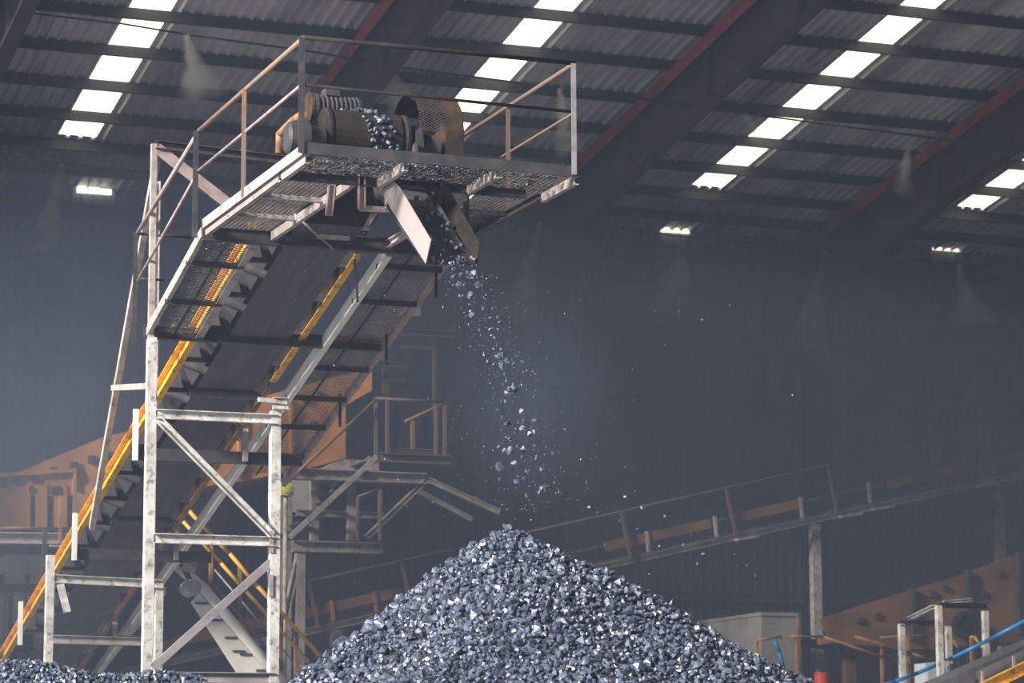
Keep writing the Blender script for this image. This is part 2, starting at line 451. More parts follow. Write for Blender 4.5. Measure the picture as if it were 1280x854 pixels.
# ------------------------------------------------------------------ expanded-metal grating
def grating(p, u, v, lu, lv, pu=0.10, pv=0.045, wd=0.0065, th=0.004):
    """diamond mesh over a rectangle with corner p and unit directions u, v"""
    p, u, v = Vector(p), Vector(u).normalized(), Vector(v).normalized()
    nrm = u.cross(v)
    mb_ = MB()
    m = pv / pu
    for sgn in (1, -1):
        span = lv + lu * m
        k = 0.0
        off = -lu * m if sgn > 0 else 0.0
        c = off
        while c < off + span:
            # line v = c + sgn*m*u , clip to the rectangle
            u0, u1 = 0.0, lu
            lo, hi = (-c / m, (lv - c) / m) if sgn > 0 else ((c - lv) / m, c / m)
            u0, u1 = max(u0, lo), min(u1, hi)
            if u1 - u0 > 0.02:
                a = p + u * u0 + v * (c + sgn * m * u0); b = p + u * u1 + v * (c + sgn * m * u1)
                t = (b - a).normalized(); sd = nrm.cross(t) * wd / 2; h = nrm * th / 2
                vs = [a - sd - h, a + sd - h, a + sd + h, a - sd + h, b - sd - h, b + sd - h, b + sd + h, b - sd + h]
                mb_.add(vs, [(0, 1, 5, 4), (1, 2, 6, 5), (2, 3, 7, 6), (3, 0, 4, 7)])
            c += pv
    return mb_

# ------------------------------------------------------------------ head platform
PXL, PXR, PY0, PY1, PZ = 7.18, 9.93, 24.2, 27.9, 7.52
plat = thing('head_platform', (8.55, 26.0, 6.8), 'steel mesh platform with guard rails around the conveyor head', 'platform')
grating((PXL, PY0 + 0.02, PZ), (1, 0, 0), (0, 1, 0), PXR - PXL, 0.82).build('grating_panel', 'mesh', plat)
grating((PXL, 25.06, PZ), (1, 0, 0), (0, 1, 0), 0.72, PY1 - 25.06).build('grating_panel', 'mesh', plat)
grating((9.28, 25.06, PZ), (1, 0, 0), (0, 1, 0), PXR - 9.28, PY1 - 25.06).build('grating_panel', 'mesh', plat)
MB().bar((PXL - 0.02, PY0, PZ + 0.035), (PXR + 0.02, PY0, PZ + 0.015), 0.012, 0.11).build('toe_plate', 'dark', plat)
MB().bar((PXL - 0.01, PY0, PZ + 0.02), (PXL - 0.01, PY1, PZ + 0.03), 0.012, 0.10).build('toe_plate', 'pale', plat)
MB().bar((PXR + 0.01, PY0 + 1.0, PZ + 0.01), (PXR + 0.01, PY1, PZ + 0.0), 0.012, 0.08).build('toe_plate', 'dark', plat)
for x in (7.2, 8.17, 9.10, 9.92):
    MB().chan((x, PY0 + 0.03, PZ - 0.06), (x, PY0 + 0.92, PZ - 0.06), 0.09, 0.05, side=1).build('joist', 'pale', plat)
MB().chan((PXL, 25.05, PZ - 0.05), (PXR - 0.2, 25.05, PZ - 0.05), 0.09, 0.05, side=1).build('cross_member', 'dark', plat)
for y in (26.05, 27.0):
    MB().angle((PXL + 0.02, y, PZ - 0.07), (7.92, y, PZ - 0.07), 0.06, 0.06).build('cross_member', 'pale', plat)
    MB().angle((9.28, y, PZ - 0.07), (PXR, y, PZ - 0.07), 0.06, 0.06).build('cross_member', 'dark', plat)
MB().chan((7.92, 25.06, PZ - 0.05), (7.92, PY1, PZ - 0.05), 0.09, 0.05, side=1).build('inner_beam', 'pale', plat)
MB().chan((9.26, 25.06, PZ - 0.05), (9.26, PY1, PZ - 0.05), 0.09, 0.05, side=-1).build('inner_beam', 'pale', plat)
MB().chan((PXL + 0.02, PY0 + 0.9, PZ - 0.05), (PXL + 0.02, PY1, PZ - 0.05), 0.08, 0.05, side=1).build('edge_beam', 'pink', plat)
MB().chan((PXR, PY0 + 0.9, PZ - 0.05), (PXR, PY1, PZ - 0.05), 0.08, 0.05, side=-1).build('edge_beam', 'dark', plat)
# guard rail: a post each, a bent top rail and a mid rail
RT, RM = PZ + 1.10, PZ + 0.66
def post(parent, x, y, z0, z1, m='dark', s=0.05):
    return MB().angle((x, y, z0), (x, y, z1), s, s, 0.008, up=(0, 1, 0)).build('rail_post', m, parent)
post(plat, PXL, PY0 - 0.02, PZ - 0.02, RT, 'dark', 0.06)
post(plat, PXL, 26.24, PZ - 0.02, RT, 'rail', 0.045)
post(plat, PXL, 28.15, PZ - 0.06, RT, 'dark', 0.06)
post(plat, PXR, PY0 - 0.02, PZ - 0.02, RT, 'steel', 0.05)
post(plat, PXR, 25.98, PZ - 0.02, RT - 0.04, 'rail_dim', 0.045)
post(plat, PXR, 27.6, PZ - 0.02, RT - 0.04, 'rail_dim', 0.045)
RLS = [(PXL, PY1 + 0.25, RT), (PXL, PY0, RT), (PXR, PY0, RT), (PXR, 27.75, RT)]
MB().tube(RLS[0:2], 0.026).build('top_rail', 'rail', plat)
MB().tube(RLS[1:3], 0.022).build('top_rail', 'drum', plat)
MB().tube(RLS[2:4], 0.024).build('top_rail', 'rail_dim', plat)
MB().tube([(PXL, PY1 + 0.25, RM), (PXL, PY0, RM)], 0.017).build('mid_rail', 'pink', plat)
MB().tube([(PXL, PY0, RM - 0.02), (PXR, PY0, RM - 0.05)], 0.016).build('mid_rail', 'drum', plat)
MB().tube([(PXR, PY0, RM - 0.05), (PXR, 27.7, RM - 0.05)], 0.014).build('mid_rail', 'rail_dim', plat)
# brackets under the right wing
MB().bar((8.86, 25.05, PZ - 0.13), (9.10, 25.05, PZ - 0.13), 0.06, 0.07).build('support_bracket', 'pale', plat)
MB().bar((8.98, 25.5, PZ - 0.2), (9.10, 25.1, PZ - 0.12), 0.06, 0.07).build('support_bracket', 'pale', plat)
MB().bar((9.12, 25.1, PZ - 0.08), (9.12, 25.1, PZ - 0.44), 0.05, 0.05).build('support_bracket', 'dark', plat)
MB().tube([P(445, 262 - 60, Y=26.5), P(445, 262 - 60, Y=26.5) + Vector((0.02, 0, -0.01))], 0.01).build('bolt', 'roller', plat)
# deep cross beam where platform and walkways meet
MB().ibeam((PXL, PY1 + 0.05, PZ - 0.06), (PXR + 0.05, PY1 + 0.05, PZ - 0.06), 0.16, 0.10).build('main_beam', 'dark', plat)
MB().bar((8.42, PY1 - 0.06, PZ - 0.0), (8.78, PY1 - 0.06, PZ - 0.0), 0.03, 0.11).build('scraper_plate', 'copper', plat)
MB().tube([P(368, 268, Y=27.3), P(416, 311, Y=27.6)], 0.012).build('tie_rod', 'pale', plat)
# coal spilt on the mesh gets built with the coal below

# ------------------------------------------------------------------ discharge chute under the head pulley
ch = thing('discharge_chute', (8.5, 24.6, 6.5), 'open steel spout with two cheek plates pouring coal onto the heap', 'chute')
CLX, CRX = 8.25, 8.80
L_ = [P(497, 199, X=CLX), P(538.5, 300, X=CLX), P(532, 329.5, X=CLX), P(489, 262, X=CLX), P(466, 222, X=CLX)]
L_ = [P(486, 219, X=CLX), P(500, 235, X=CLX), P(538.5, 300, X=CLX), P(532, 329.5, X=CLX), P(489, 262, X=CLX), P(474, 235, X=CLX)]
MB().slab(L_, (0.008, 0, 0)).build('cheek_plate', 'plate', ch)
dyz = Vector((0, 0.02, 0.02))
R_ = [P(548, 222, X=CRX), P(560, 236, X=CRX), P(600, 304, X=CRX), P(596, 330, X=CRX), P(553, 262, X=CRX), P(536, 236, X=CRX)]
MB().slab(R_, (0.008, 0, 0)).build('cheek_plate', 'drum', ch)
bl, br = L_[3], R_[3]
tl, tr = L_[5] + Vector((0, 0.35, 0.15)), R_[5] + Vector((0, 0.35, 0.15))
MB().slab([bl, br, tr, tl], (0, 0.006, -0.006)).build('bottom_plate', 'dark', ch)
bk = [Vector((CLX, 25.55, 7.75)), Vector((CRX, 25.55, 7.75)), Vector((CRX, 25.2, 7.2)), Vector((CLX, 25.2, 7.2))]
MB().slab(bk, (0, 0.008, 0)).build('back_plate', 'dark', ch)
# square hanger frame left of the spout and a loose hanger
fy = 25.05
for px in (451, 485):
    a, b = P(px, 219, Y=fy), P(px, 262, Y=fy)
    MB().chan(a, b, 0.07, 0.05, side=1, up=(1, 0, 0)).build('frame_post', 'pink', ch)
MB().angle(P(449, 264, Y=fy), P(490, 267, Y=fy), 0.06, 0.05).build('frame_bar', 'pink', ch)
MB().chan(P(414, 230, Y=25.6), P(410, 270, Y=25.6), 0.07, 0.05, side=1, up=(1, 0, 0)).build('hanger', 'pink', ch)

# ------------------------------------------------------------------ drive gear on the platform
gd = thing('pulley_guard', (9.35, 26.5, 7.52), 'rusty rounded guard with mesh front right of the head pulley', 'guard')
gx0, gx1 = 9.0, 9.42
outl = []
gc = Vector((0, 26.5, 8.30))
for k in range(13):
    t = math.radians(-15 + 210 * k / 12)
    outl.append((gc.y + 0.47 * math.cos(t), gc.z + 0.46 * math.sin(t)))
outl = [(gc.y + 0.42, 7.62)] + outl + [(gc.y - 0.42, 7.62)]
def hood(x0, x1, line, th=0.012):
    mb_ = MB(); n_ = len(line)
    inn = [(gc.y + (y - gc.y) * 0.97, gc.z + (z - gc.z) * 0.97) for y, z in line]
    for L2, a_, b_ in ((line, x0, x1), (inn, x0 + 0.003, x1 - 0.003)):
        mb_.add([(x, y, z) for x in (a_, b_) for y, z in L2], [(k, k + 1, n_ + k + 1, n_ + k) for k in range(n_ - 1)])
    return mb_
hood(9.24, gx1 + 0.02, outl).build('guard_shell', 'rust_dark', gd)
hood(gx0 - 0.06, 9.24, [(gc.y + 0.47 * math.cos(math.radians(t)), gc.z + 0.46 * math.sin(math.radians(t))) for t in range(45, 131, 12)]).build('guard_top', 'rust_dark', gd)
MB().slab([(gx1 + 0.01, y, z) for y, z in outl], (0.008, 0, 0)).build('side_plate', 'rust_dark', gd)
for t0_, t1_ in ((130, 155), (155, 182)):
    p0, p1 = [Vector((gx0 - 0.04, gc.y + 0.47 * math.cos(math.radians(t)), gc.z + 0.46 * math.sin(math.radians(t)))) for t in (t1_, t0_)]
    grating(p0, (1, 0, 0), p1 - p0, 0.28, (p1 - p0).length, 0.05, 0.03, 0.006).build('mesh_front', 'mesh', gd)
MB().lathe((9.0, 26.5, 8.2), (9.38, 26.5, 8.2), [(0, 0.05), (0, 0.24), (0.08, 0.24), (0.08, 0.16), (0.3, 0.16), (0.3, 0.05)], 24).build('sprocket', 'dark', gd)
gmotor = thing('gear_motor', (7.95, 26.4, 7.52), 'dark round gear motor at the left end of the head pulley', 'motor')
MB().lathe((7.62, 26.35, 8.17), (8.02, 26.35, 8.17), [(0, 0.05), (0.0, 0.13), (0.03, 0.17), (0.12, 0.17), (0.14, 0.21), (0.22, 0.21), (0.24, 0.15), (0.4, 0.13), (0.4, 0.04)], 24).build('gearbox', 'dark', gmotor)
MB().box((7.66, 26.2, 7.6), (7.98, 26.5, 8.0)).build('bracket', 'dark', gmotor)
dm = thing('drive_motor', (8.2, 27.6, 7.9), 'dark finned motor lying behind the head pulley', 'motor')
mp_ = [(0, 0.05), (0.0, 0.15), (0.02, 0.17), (0.06, 0.17)]
for k in range(9): mp_ += [(0.07 + k * 0.05, 0.16), (0.075 + k * 0.05, 0.145), (0.10 + k * 0.05, 0.145), (0.105 + k * 0.05, 0.16)]
mp_ += [(0.54, 0.15), (0.56, 0.11), (0.60, 0.04)]
mx, my, mz = 8.13, 27.2, 8.72
MB().lathe((mx, my, mz), (mx + 0.6, my, mz), mp_, 24).build('motor_body', 'dark', dm)
MB().lathe((mx - 0.02, my, mz), (mx + 0.02, my, mz), [(0, 0.10), (0, 0.175), (0.03, 0.175), (0.03, 0.1)], 24).build('fan_cover', 'rust_dark', dm)
MB().box((mx + 0.15, my - 0.1, mz + 0.14), (mx + 0.3, my + 0.08, mz + 0.22)).build('terminal_box', 'dark', dm)
MB().box((mx + 0.05, my - 0.13, mz - 0.7), (mx + 0.5, my + 0.13, mz - 0.14)).build('motor_stand', 'dark', dm)
hp = thing('grab_hoop', (7.6, 26.9, 7.5), 'bent yellow steel hoop standing beside the left walkway rail', 'hoop')
MB().tube([P(349, 192, Y=27.4), P(350, 168, Y=27.4), P(368, 150, Y=27.0), P(378, 143, Y=26.6)], 0.045).build('hoop_tube', 'rust', hp)

# ------------------------------------------------------------------ inclined walkways
UD = Vector((0, 1, -SL)).normalized()
lw = thing('inclined_walkway', (7.5, 29.2, 6.9), 'left sloping mesh walkway with a handrail below the platform', 'walkway')
wy0, wy1 = 28.0, 30.5
ln = math.hypot(wy1 - wy0, SL * (wy1 - wy0))
grating((PXL + 0.02, wy0, zc(wy0)), (1, 0, 0), UD, 0.64, ln).build('grating_panel', 'mesh', lw)
MB().chan(cpt(PXL, wy0, 0.0), cpt(PXL, wy1, 0.0), 0.11, 0.05, side=1).build('outer_stringer', 'pale', lw)
MB().chan(cpt(SXL + 0.02, wy0, -0.03), cpt(SXL + 0.02, wy1, -0.03), 0.06, 0.09, side=-1).build('inner_stringer', 'pale', lw)
for y in (28.62, 29.55):
    MB().bar(cpt(PXL, y, -0.05), cpt(SXL, y, -0.05), 0.05, 0.06).build('cross_bar', 'dark', lw)
MB().bar(cpt(7.5, wy0, -0.03), cpt(7.5, wy1, -0.03), 0.03, 0.03).build('rib_bar', 'dark', lw)
mbx = MB().ibeam((PXL - 0.03, 30.44, 6.79), (9.99, 30.44, 6.79), 0.15, 0.10); mbx.build('main_beam', 'dark', lw)
post(lw, PXL, 30.93, 6.68, 8.05, 'dark', 0.05)
MB().tube([(PXL, PY1 + 0.28, RT - 0.01), (PXL, 30.95, 8.04)], 0.025).build('top_rail', 'pink', lw)
MB().tube([(PXL, PY1 + 0.28, RM - 0.01), (PXL, 30.9, 7.47)], 0.016).build('mid_rail', 'pink', lw)
MB().tube([(PXL, 30.95, 8.03), (SXL, 30.95, 8.03)], 0.02).build('end_rail', 'dark', lw)
MB().tube([(PXL, 30.95, 7.5), (PXL + 0.32, 30.95, 7.5)], 0.014).build('end_rail', 'dark', lw)
rw = thing('inclined_walkway', (9.6, 31.0, 6.4), 'right sloping mesh walkway with white inner stringer under the platform', 'walkway')
wy1 = 34.4
ln = math.hypot(wy1 - wy0, SL * (wy1 - wy0))
RX0, RX1 = 9.27, 10.03
grating((RX0, wy0, zc(wy0)), (1, 0, 0), UD, RX1 - RX0, ln).build('grating_panel', 'mesh_tan', rw)
MB().chan(cpt(RX0, wy0 + 0.1, -0.02), cpt(RX0, 43.6, -0.02), 0.15, 0.07, side=1).build('inner_stringer', 'clean', rw)
MB().chan(cpt(RX1, wy0, 0.0), cpt(RX1, wy1 + 0.3, 0.0), 0.10, 0.05, side=1).build('outer_stringer', 'pink', rw)
for y in (28.4, 29.27, 31.05, 31.92, 32.78, 33.7):
    MB().bar(cpt(RX0, y, -0.05), cpt(RX1, y, -0.05), 0.05, 0.06).build('cross_bar', 'dark', rw)
MB().bar(cpt(9.6, wy0, -0.02), cpt(9.6, wy1, -0.02), 0.02, 0.02).build('rib_bar', 'dark', rw)
for y in (28.45, 30.2, 32.0):
    MB().bar(cpt(RX1 - 0.05, y, 0.05), cpt(RX1 - 0.05, y, -0.35), 0.03, 0.03, up=(0, 1, 0)).build('rail_post', 'dark', rw)
MB().tube([P(443, 318, Y=28.3), P(447, 378, Y=28.3)], 0.014).build('hanger_rod', 'roller', rw)
for y in (33.4, 38.2):
    MB().bar(cpt(9.1, y, 0.0), cpt(9.1, y, 0.4), 0.05, 0.04, up=(0, 1, 0)).build('hanger_rod', 'white', rw)

MB().bar(P(203, 738, X=9.45), P(120, 842, X=9.45), 0.10, 0.10).build('outer_stringer', 'clean', rw)

# ------------------------------------------------------------------ support tower
tw = thing('support_tower', (7.9, 30.4, 0), 'tall white steel tower with cross braces carrying the upper conveyor', 'tower')
TY, TXL, TXR = 30.40, 7.235, 8.70
MB().bar((TXL, TY, 0), (TXL, TY, 6.72), 0.10, 0.10, up=(1, 0, 0)).build('post', 'white', tw)
MB().bar((TXL - 0.01, TY, 6.72), (TXL - 0.01, TY, 8.98), 0.065, 0.065, up=(1, 0, 0)).build('upper_post', 'pale', tw)
MB().bar((TXR, TY, 0), (TXR, TY, 5.94), 0.12, 0.11, up=(1, 0, 0)).build('post', 'white', tw)
for z in (5.84, 4.43):
    MB().chan((TXL + 0.05, TY - 0.03, z), (TXR, TY - 0.03, z), 0.11, 0.06, side=1).build('cross_beam', 'white', tw)
MB().chan((TXL, TY - 0.03, 2.88), (TXR, TY - 0.03, 2.88), 0.12, 0.06, side=1).build('cross_beam', 'steel', tw)
br_ = [((7.31, 5.78), (8.66, 4.50)), ((8.66, 4.20), (7.30, 2.98))]
for k, ((xa, za), (xb, zb)) in enumerate(br_):
    MB().chan((xa, TY - 0.05, za), (xb, TY - 0.05, zb), 0.085, 0.05, side=1).build('diagonal_brace', 'white' if k == 0 else 'steel', tw)
MB().bar((TXL + 0.02, TY - 0.02, 8.93), (8.12, TY - 0.02, 8.33), 0.02, 0.13).build('diagonal_brace', 'pink', tw)
MB().chan((TXL, TY, 8.97), (8.95, TY, 8.90), 0.10, 0.06, side=1).build('top_beam', 'dark', tw)
MB().tube([P(300, 192, Y=32.0), P(346, 199, Y=32.0)], 0.05).build('pipe', 'pale', tw)
MB().chan((TXL + 0.02, TY + 0.05, 8.92), (7.55, 35.0, 4.98), 0.10, 0.07, side=1).build('leaning_leg', 'pale', tw)
MB().bar((TXL, TY + 0.05, 6.17), (7.43, 33.2, 6.54), 0.06, 0.07).build('strut', 'pale', tw)
bp = P(194, 300, Y=31.3)
MB().ibeam((bp.x, 31.3, 0), (bp.x, 31.3, 8.75), 0.09, 0.09, 0.01, up=(1, 0, 0)).build('post', 'pale', tw)
MB().chan((TXR - 0.05, TY - 0.05, 6.02), (TXR + 0.14, TY - 0.05, 6.02), 0.14, 0.06, side=1).build('gusset_plate', 'white', tw)
MB().bar((TXR + 0.12, TY - 0.06, 6.04), (TXR - 0.22, TY - 0.06, 6.06), 0.05, 0.05).build('gusset_plate', 'white', tw)
for z in (4.3, 3.8):
    MB().bar((TXR - 0.05, TY - 0.07, z), (TXR - 0.05, TY - 0.07, z + 0.25), 0.05, 0.012, up=(0, 1, 0)).build('gusset_plate', 'pink', tw)
lf = thing('steel_trestle', (8.03, 36.2, 0), 'shorter white steel frame under the lower conveyor behind the tall tower', 'trestle')
MB().bar((7.30, 36.2, 0), (7.30, 36.2, 4.71), 0.11, 0.10, up=(1, 0, 0)).build('post', 'white', lf)
MB().bar((8.77, 36.2, 0), (8.77, 36.2, 4.40), 0.11, 0.10, up=(1, 0, 0)).build('post', 'white', lf)
MB().chan((7.33, 36.17, 4.40), (8.80, 36.17, 4.36), 0.11, 0.06, side=1).build('cross_beam', 'white', lf)
MB().bar((7.42, 36.1, 4.32), (7.50, 36.0, 3.95), 0.09, 0.04, up=(0, 1, 0)).build('hanger_plate', 'white', lf)
MB().chan((7.9, 39.3, 3.78), (9.5, 39.3, 3.76), 0.12, 0.06, side=1).build('cross_beam', 'pale', lf)

# ------------------------------------------------------------------ plant behind the conveyor, left
def plate(pxs, Y, th, name, m, parent):
    return MB().slab([P(x, y, Y=Y) for x, y in pxs], (0, th, 0)).build(name, m, parent)
def beam(p, q, Y, name, m, parent, h=0.2, w_=0.12, Yb=None, kind='i'):
    a, b = P(*p, Y=Y), P(*q, Y=Yb or Y)
    mb_ = MB()
    if kind == 'i': mb_.ibeam(a, b, h, w_, 0.016)
    elif kind == 't': mb_.tube([a, b], h / 2)
    elif kind == 'c': mb_.chan(a, b, h, w_, 0.012, side=1)
    else: mb_.bar(a, b, w_, h)
    return mb_.build(name, m, parent)
def vpost(x, y0, y1, Y, name, m, parent, wd=0.16, ground=False):
    a, b = P(x, y0, Y=Y), P(x, y1, Y=Y)
    b = Vector((a.x, Y, 0.0 if ground else b.z))
    return MB().bar(a, b, wd * 0.9, wd, up=(1, 0, 0)).build(name, m, parent)

OY = 43.0
b0 = P(30, 640, Y=OY)
sc = thing('vibrating_screen', (b0.x, OY, 0), 'long faded orange screening machine rising behind the sloping conveyor', 'machine')
plate([(-60, 622), (0, 600), (62, 574), (130, 546), (172, 537), (300, 503), (432, 468), (432, 573), (395, 583), (300, 602), (200, 616), (0, 622), (-60, 630)], OY, 0.06, 'side_plate', 'orange', sc)
plate([(432, 469), (465, 459), (465, 488), (435, 505)], OY, 1.4, 'discharge_lip', 'orange', sc)
plate([(-60, 622), (0, 600), (62, 574), (130, 546), (172, 537), (300, 503), (432, 468), (432, 573), (395, 583), (300, 602), (200, 616), (0, 622), (-60, 630)], OY + 1.6, 0.06, 'side_plate', 'orange', sc)
plate([(430, 470), (433, 470), (433, 574), (430, 574)], OY + 0.06, 1.54, 'end_plate', 'orange', sc)
plate([(-60, 618), (0, 616), (300, 596), (430, 570), (430, 576), (300, 604), (0, 624), (-60, 628)], OY + 0.06, 1.54, 'deck_bottom', 'orange', sc)
for (x0, x1) in [(-40, 38), (45, 59), (68, 84), (92, 118), (128, 150), (160, 190)]:
    plate([(x0, 606), (x1, 606), (x1, 661), (x0, 661)], OY - 0.03, 0.2, 'leg_plate', 'orange', sc)
for (x, y, r) in [(68, 589, 4.5), (93, 582, 4.5), (115, 574, 4.5), (138, 569, 4.5), (22, 601, 5), (44, 599, 3.5), (4, 604, 5), (70, 613, 5), (40, 612, 3), (128, 596, 4), (384, 500, 3.5), (400, 492, 3.5), (392, 530, 4)]:
    plate([(x - r, y - r), (x + r, y - r), (x + r, y + r), (x - r, y + r)], OY - 0.06, 0.06, 'bolted_plate', 'dark', sc)
for (x, y0, y1) in [(94, 585, 612), (148, 562, 600), (300, 520, 596), (365, 500, 588)]:
    plate([(x - 1.5, y0), (x + 1.5, y0), (x + 1.5, y1), (x - 1.5, y1)], OY - 0.1, 0.1, 'stiffener', 'orange', sc)
beam((0, 594), (96, 588), OY - 0.06, 'stiffener', 'orange', sc, 0.06, 0.06, kind='b')
plate([(395, 590), (474, 590), (474, 577), (433, 574), (418, 578)], OY - 0.3, 1.9, 'discharge_skirt', 'pale', sc)

lp = thing('screen_platform', (P(40, 670, Y=41.5).x, 41.5, 0), 'cream steel deck carrying the orange machine left of the conveyor foot', 'platform')
beam((-60, 672), (86, 674), 41.5, 'deck_beam', 'pale', lp, 0.17, 0.2)
beam((-60, 686), (92, 690), 41.7, 'lower_beam', 'dark', lp, 0.12, 0.2)
beam((-60, 660), (84, 661), 41.4, 'hand_rail', 'rust', lp, 0.05, 0.05, kind='t')
vpost(76, 620, 680, 41.4, 'rail_post', 'rust', lp, 0.05)
vpost(94, 600, 650, 41.4, 'rail_post', 'rail', lp, 0.05)
vpost(56, 660, 740, 40.5, 'rail_post', 'dark', lp, 0.06)
for x in (-30, 70): vpost(x, 680, 760, 42.0, 'column', 'pale', lp, 0.18, True)
beam((-60, 661), (92, 661), 42.6, 'back_rail', 'dark', lp, 0.05, 0.05, kind='t')
cb = thing('concrete_block', (P(40, 720, Y=44.6).x, 44.6, 0), 'stained pale concrete block low behind the conveyor foot', 'block')
q_ = [P(-60, 700, Y=44.6), P(4, 697, Y=44.6), P(10, 693, Y=44.6), P(70, 696, Y=44.6), P(76, 704, Y=44.6), P(78, 735, Y=44.6)]
q_ += [Vector((q_[-1].x + 0.1, 44.6, 0)), Vector((q_[0].x, 44.6, 0))]
MB().slab(q_, (0, 1.6, 0)).build('block_body', 'concrete', cb)
for x in (2, 36): plate([(x - 3, 719), (x + 2, 719), (x + 2, 731), (x - 3, 731)], 44.5, 0.09, 'lifting_lug', 'dark', cb)
pf = thing('pipe_railing', (P(20, 735, Y=43.6).x, 43.6, 0), 'low grey railing of posts and one dark beam at the left edge', 'railing')
beam((-60, 733), (58, 736), 43.6, 'rail_beam', 'dark', pf, 0.13, 0.1)
for x, m_ in ((-30, 'grey'), (8, 'grey'), (32, 'pink'), (14, 'dark')): vpost(x, 740, 800, 43.65, 'post', m_, pf, 0.06, True)
beam((-60, 741), (60, 744), 43.5, 'lower_rail', 'pink', pf, 0.04, 0.05, kind='t')

# steel platform and stairs between screen and heap
AY = 41.0
ap = thing('access_platform', (P(430, 640, Y=AY).x, AY, 0), 'pale two-level steel platform standing behind the discharge spout', 'platform')
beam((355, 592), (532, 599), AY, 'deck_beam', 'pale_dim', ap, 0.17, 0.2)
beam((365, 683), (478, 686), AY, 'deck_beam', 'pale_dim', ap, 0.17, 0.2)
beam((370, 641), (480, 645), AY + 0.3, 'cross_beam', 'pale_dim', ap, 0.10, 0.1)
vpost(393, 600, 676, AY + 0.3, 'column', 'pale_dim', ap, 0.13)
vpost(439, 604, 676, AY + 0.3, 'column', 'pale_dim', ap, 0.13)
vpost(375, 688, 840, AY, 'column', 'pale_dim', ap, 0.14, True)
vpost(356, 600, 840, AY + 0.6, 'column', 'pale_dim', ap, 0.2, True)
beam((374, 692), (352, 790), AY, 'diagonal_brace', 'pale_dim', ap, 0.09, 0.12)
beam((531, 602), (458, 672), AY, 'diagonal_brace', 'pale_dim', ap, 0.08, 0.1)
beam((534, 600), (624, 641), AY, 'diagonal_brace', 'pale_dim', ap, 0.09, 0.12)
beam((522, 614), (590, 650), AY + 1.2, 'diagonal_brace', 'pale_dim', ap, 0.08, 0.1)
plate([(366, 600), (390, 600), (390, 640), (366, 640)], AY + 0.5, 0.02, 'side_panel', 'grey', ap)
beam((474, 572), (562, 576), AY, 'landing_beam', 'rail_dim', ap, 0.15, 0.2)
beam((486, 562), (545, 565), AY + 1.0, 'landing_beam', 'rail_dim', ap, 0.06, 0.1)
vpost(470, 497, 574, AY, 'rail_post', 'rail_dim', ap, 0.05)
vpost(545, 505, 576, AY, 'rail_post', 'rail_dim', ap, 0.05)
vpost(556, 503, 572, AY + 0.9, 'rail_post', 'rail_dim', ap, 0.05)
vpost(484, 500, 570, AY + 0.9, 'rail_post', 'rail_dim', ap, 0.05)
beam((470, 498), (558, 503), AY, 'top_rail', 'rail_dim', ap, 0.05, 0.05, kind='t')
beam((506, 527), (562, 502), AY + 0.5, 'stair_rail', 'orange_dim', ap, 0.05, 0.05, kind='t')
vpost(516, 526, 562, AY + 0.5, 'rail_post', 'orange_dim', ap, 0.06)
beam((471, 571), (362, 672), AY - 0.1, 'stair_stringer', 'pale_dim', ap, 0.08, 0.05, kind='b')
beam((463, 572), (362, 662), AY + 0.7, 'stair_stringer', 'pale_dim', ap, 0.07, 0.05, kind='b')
for k in range(8):
    t = (k + 0.5) / 8
    a = P(471 - 109 * t, 571 + 101 * t, Y=AY - 0.1)
    MB().box((a.x - 0.1, AY - 0.05, a.z - 0.01), (a.x + 0.1, AY + 0.68, a.z + 0.015)).build('tread', 'dark', ap)
beam((471, 499), (335, 625), AY - 0.1, 'stair_rail', 'orange_dim', ap, 0.055, 0.05, kind='t')
vpost(475, 612, 676, AY - 0.3, 'rail_post', 'rail_dim', ap, 0.05)
beam((447, 621), (475, 611), AY - 0.3, 'top_rail', 'rail_dim', ap, 0.04, 0.05, kind='t')
vpost(447, 621, 676, AY - 0.3, 'rail_post', 'rail_dim', ap, 0.04)
beam((430, 400), (640, 404), 45.0, 'upper_beam', 'web', ap, 0.14, 0.14)  # dark material on the upper beams: their faintness in haze painted as colour
beam((430, 414), (570, 418), 44.0, 'upper_beam', 'web', ap, 0.12, 0.14)
vpost(543, 434, 530, 44.0, 'upper_post', 'web', ap, 0.06)
beam((500, 434), (543, 436), 44.0, 'upper_beam', 'web', ap, 0.06, 0.06, kind='b')
vpost(482, 418, 500, 44.2, 'upper_post', 'web', ap, 0.1)
beam((430, 453), (505, 457), 44.0, 'upper_beam', 'web', ap, 0.09, 0.1)
plate([(498, 395), (526, 360), (526, 395)], 44.4, 0.05, 'side_panel', 'grey', ap)
yl = thing('signal_lamp', tuple(P(360, 622, Y=40.2)), 'small yellow lamp box behind the tower right of its post', 'lamp')
a = P(352, 619, Y=40.2); b = P(367, 604, Y=40.2)
MB().box((a.x, 40.2, a.z), (b.x, 40.38, b.z)).build('lamp_box', 'lamp_yellow', yl)
MB().lathe(((a.x + b.x) / 2, 40.21, (a.z + b.z) / 2), ((a.x + b.x) / 2, 40.15, (a.z + b.z) / 2), [(0, 0.075), (0.05, 0.07), (0.06, 0.02)], 16).build('lamp_lens', 'lamp_yellow', yl)
MB().tube([((a.x + b.x) / 2, 40.3, 0), ((a.x + b.x) / 2, 40.3, a.z)], 0.035).build('lamp_post', 'pale', yl)

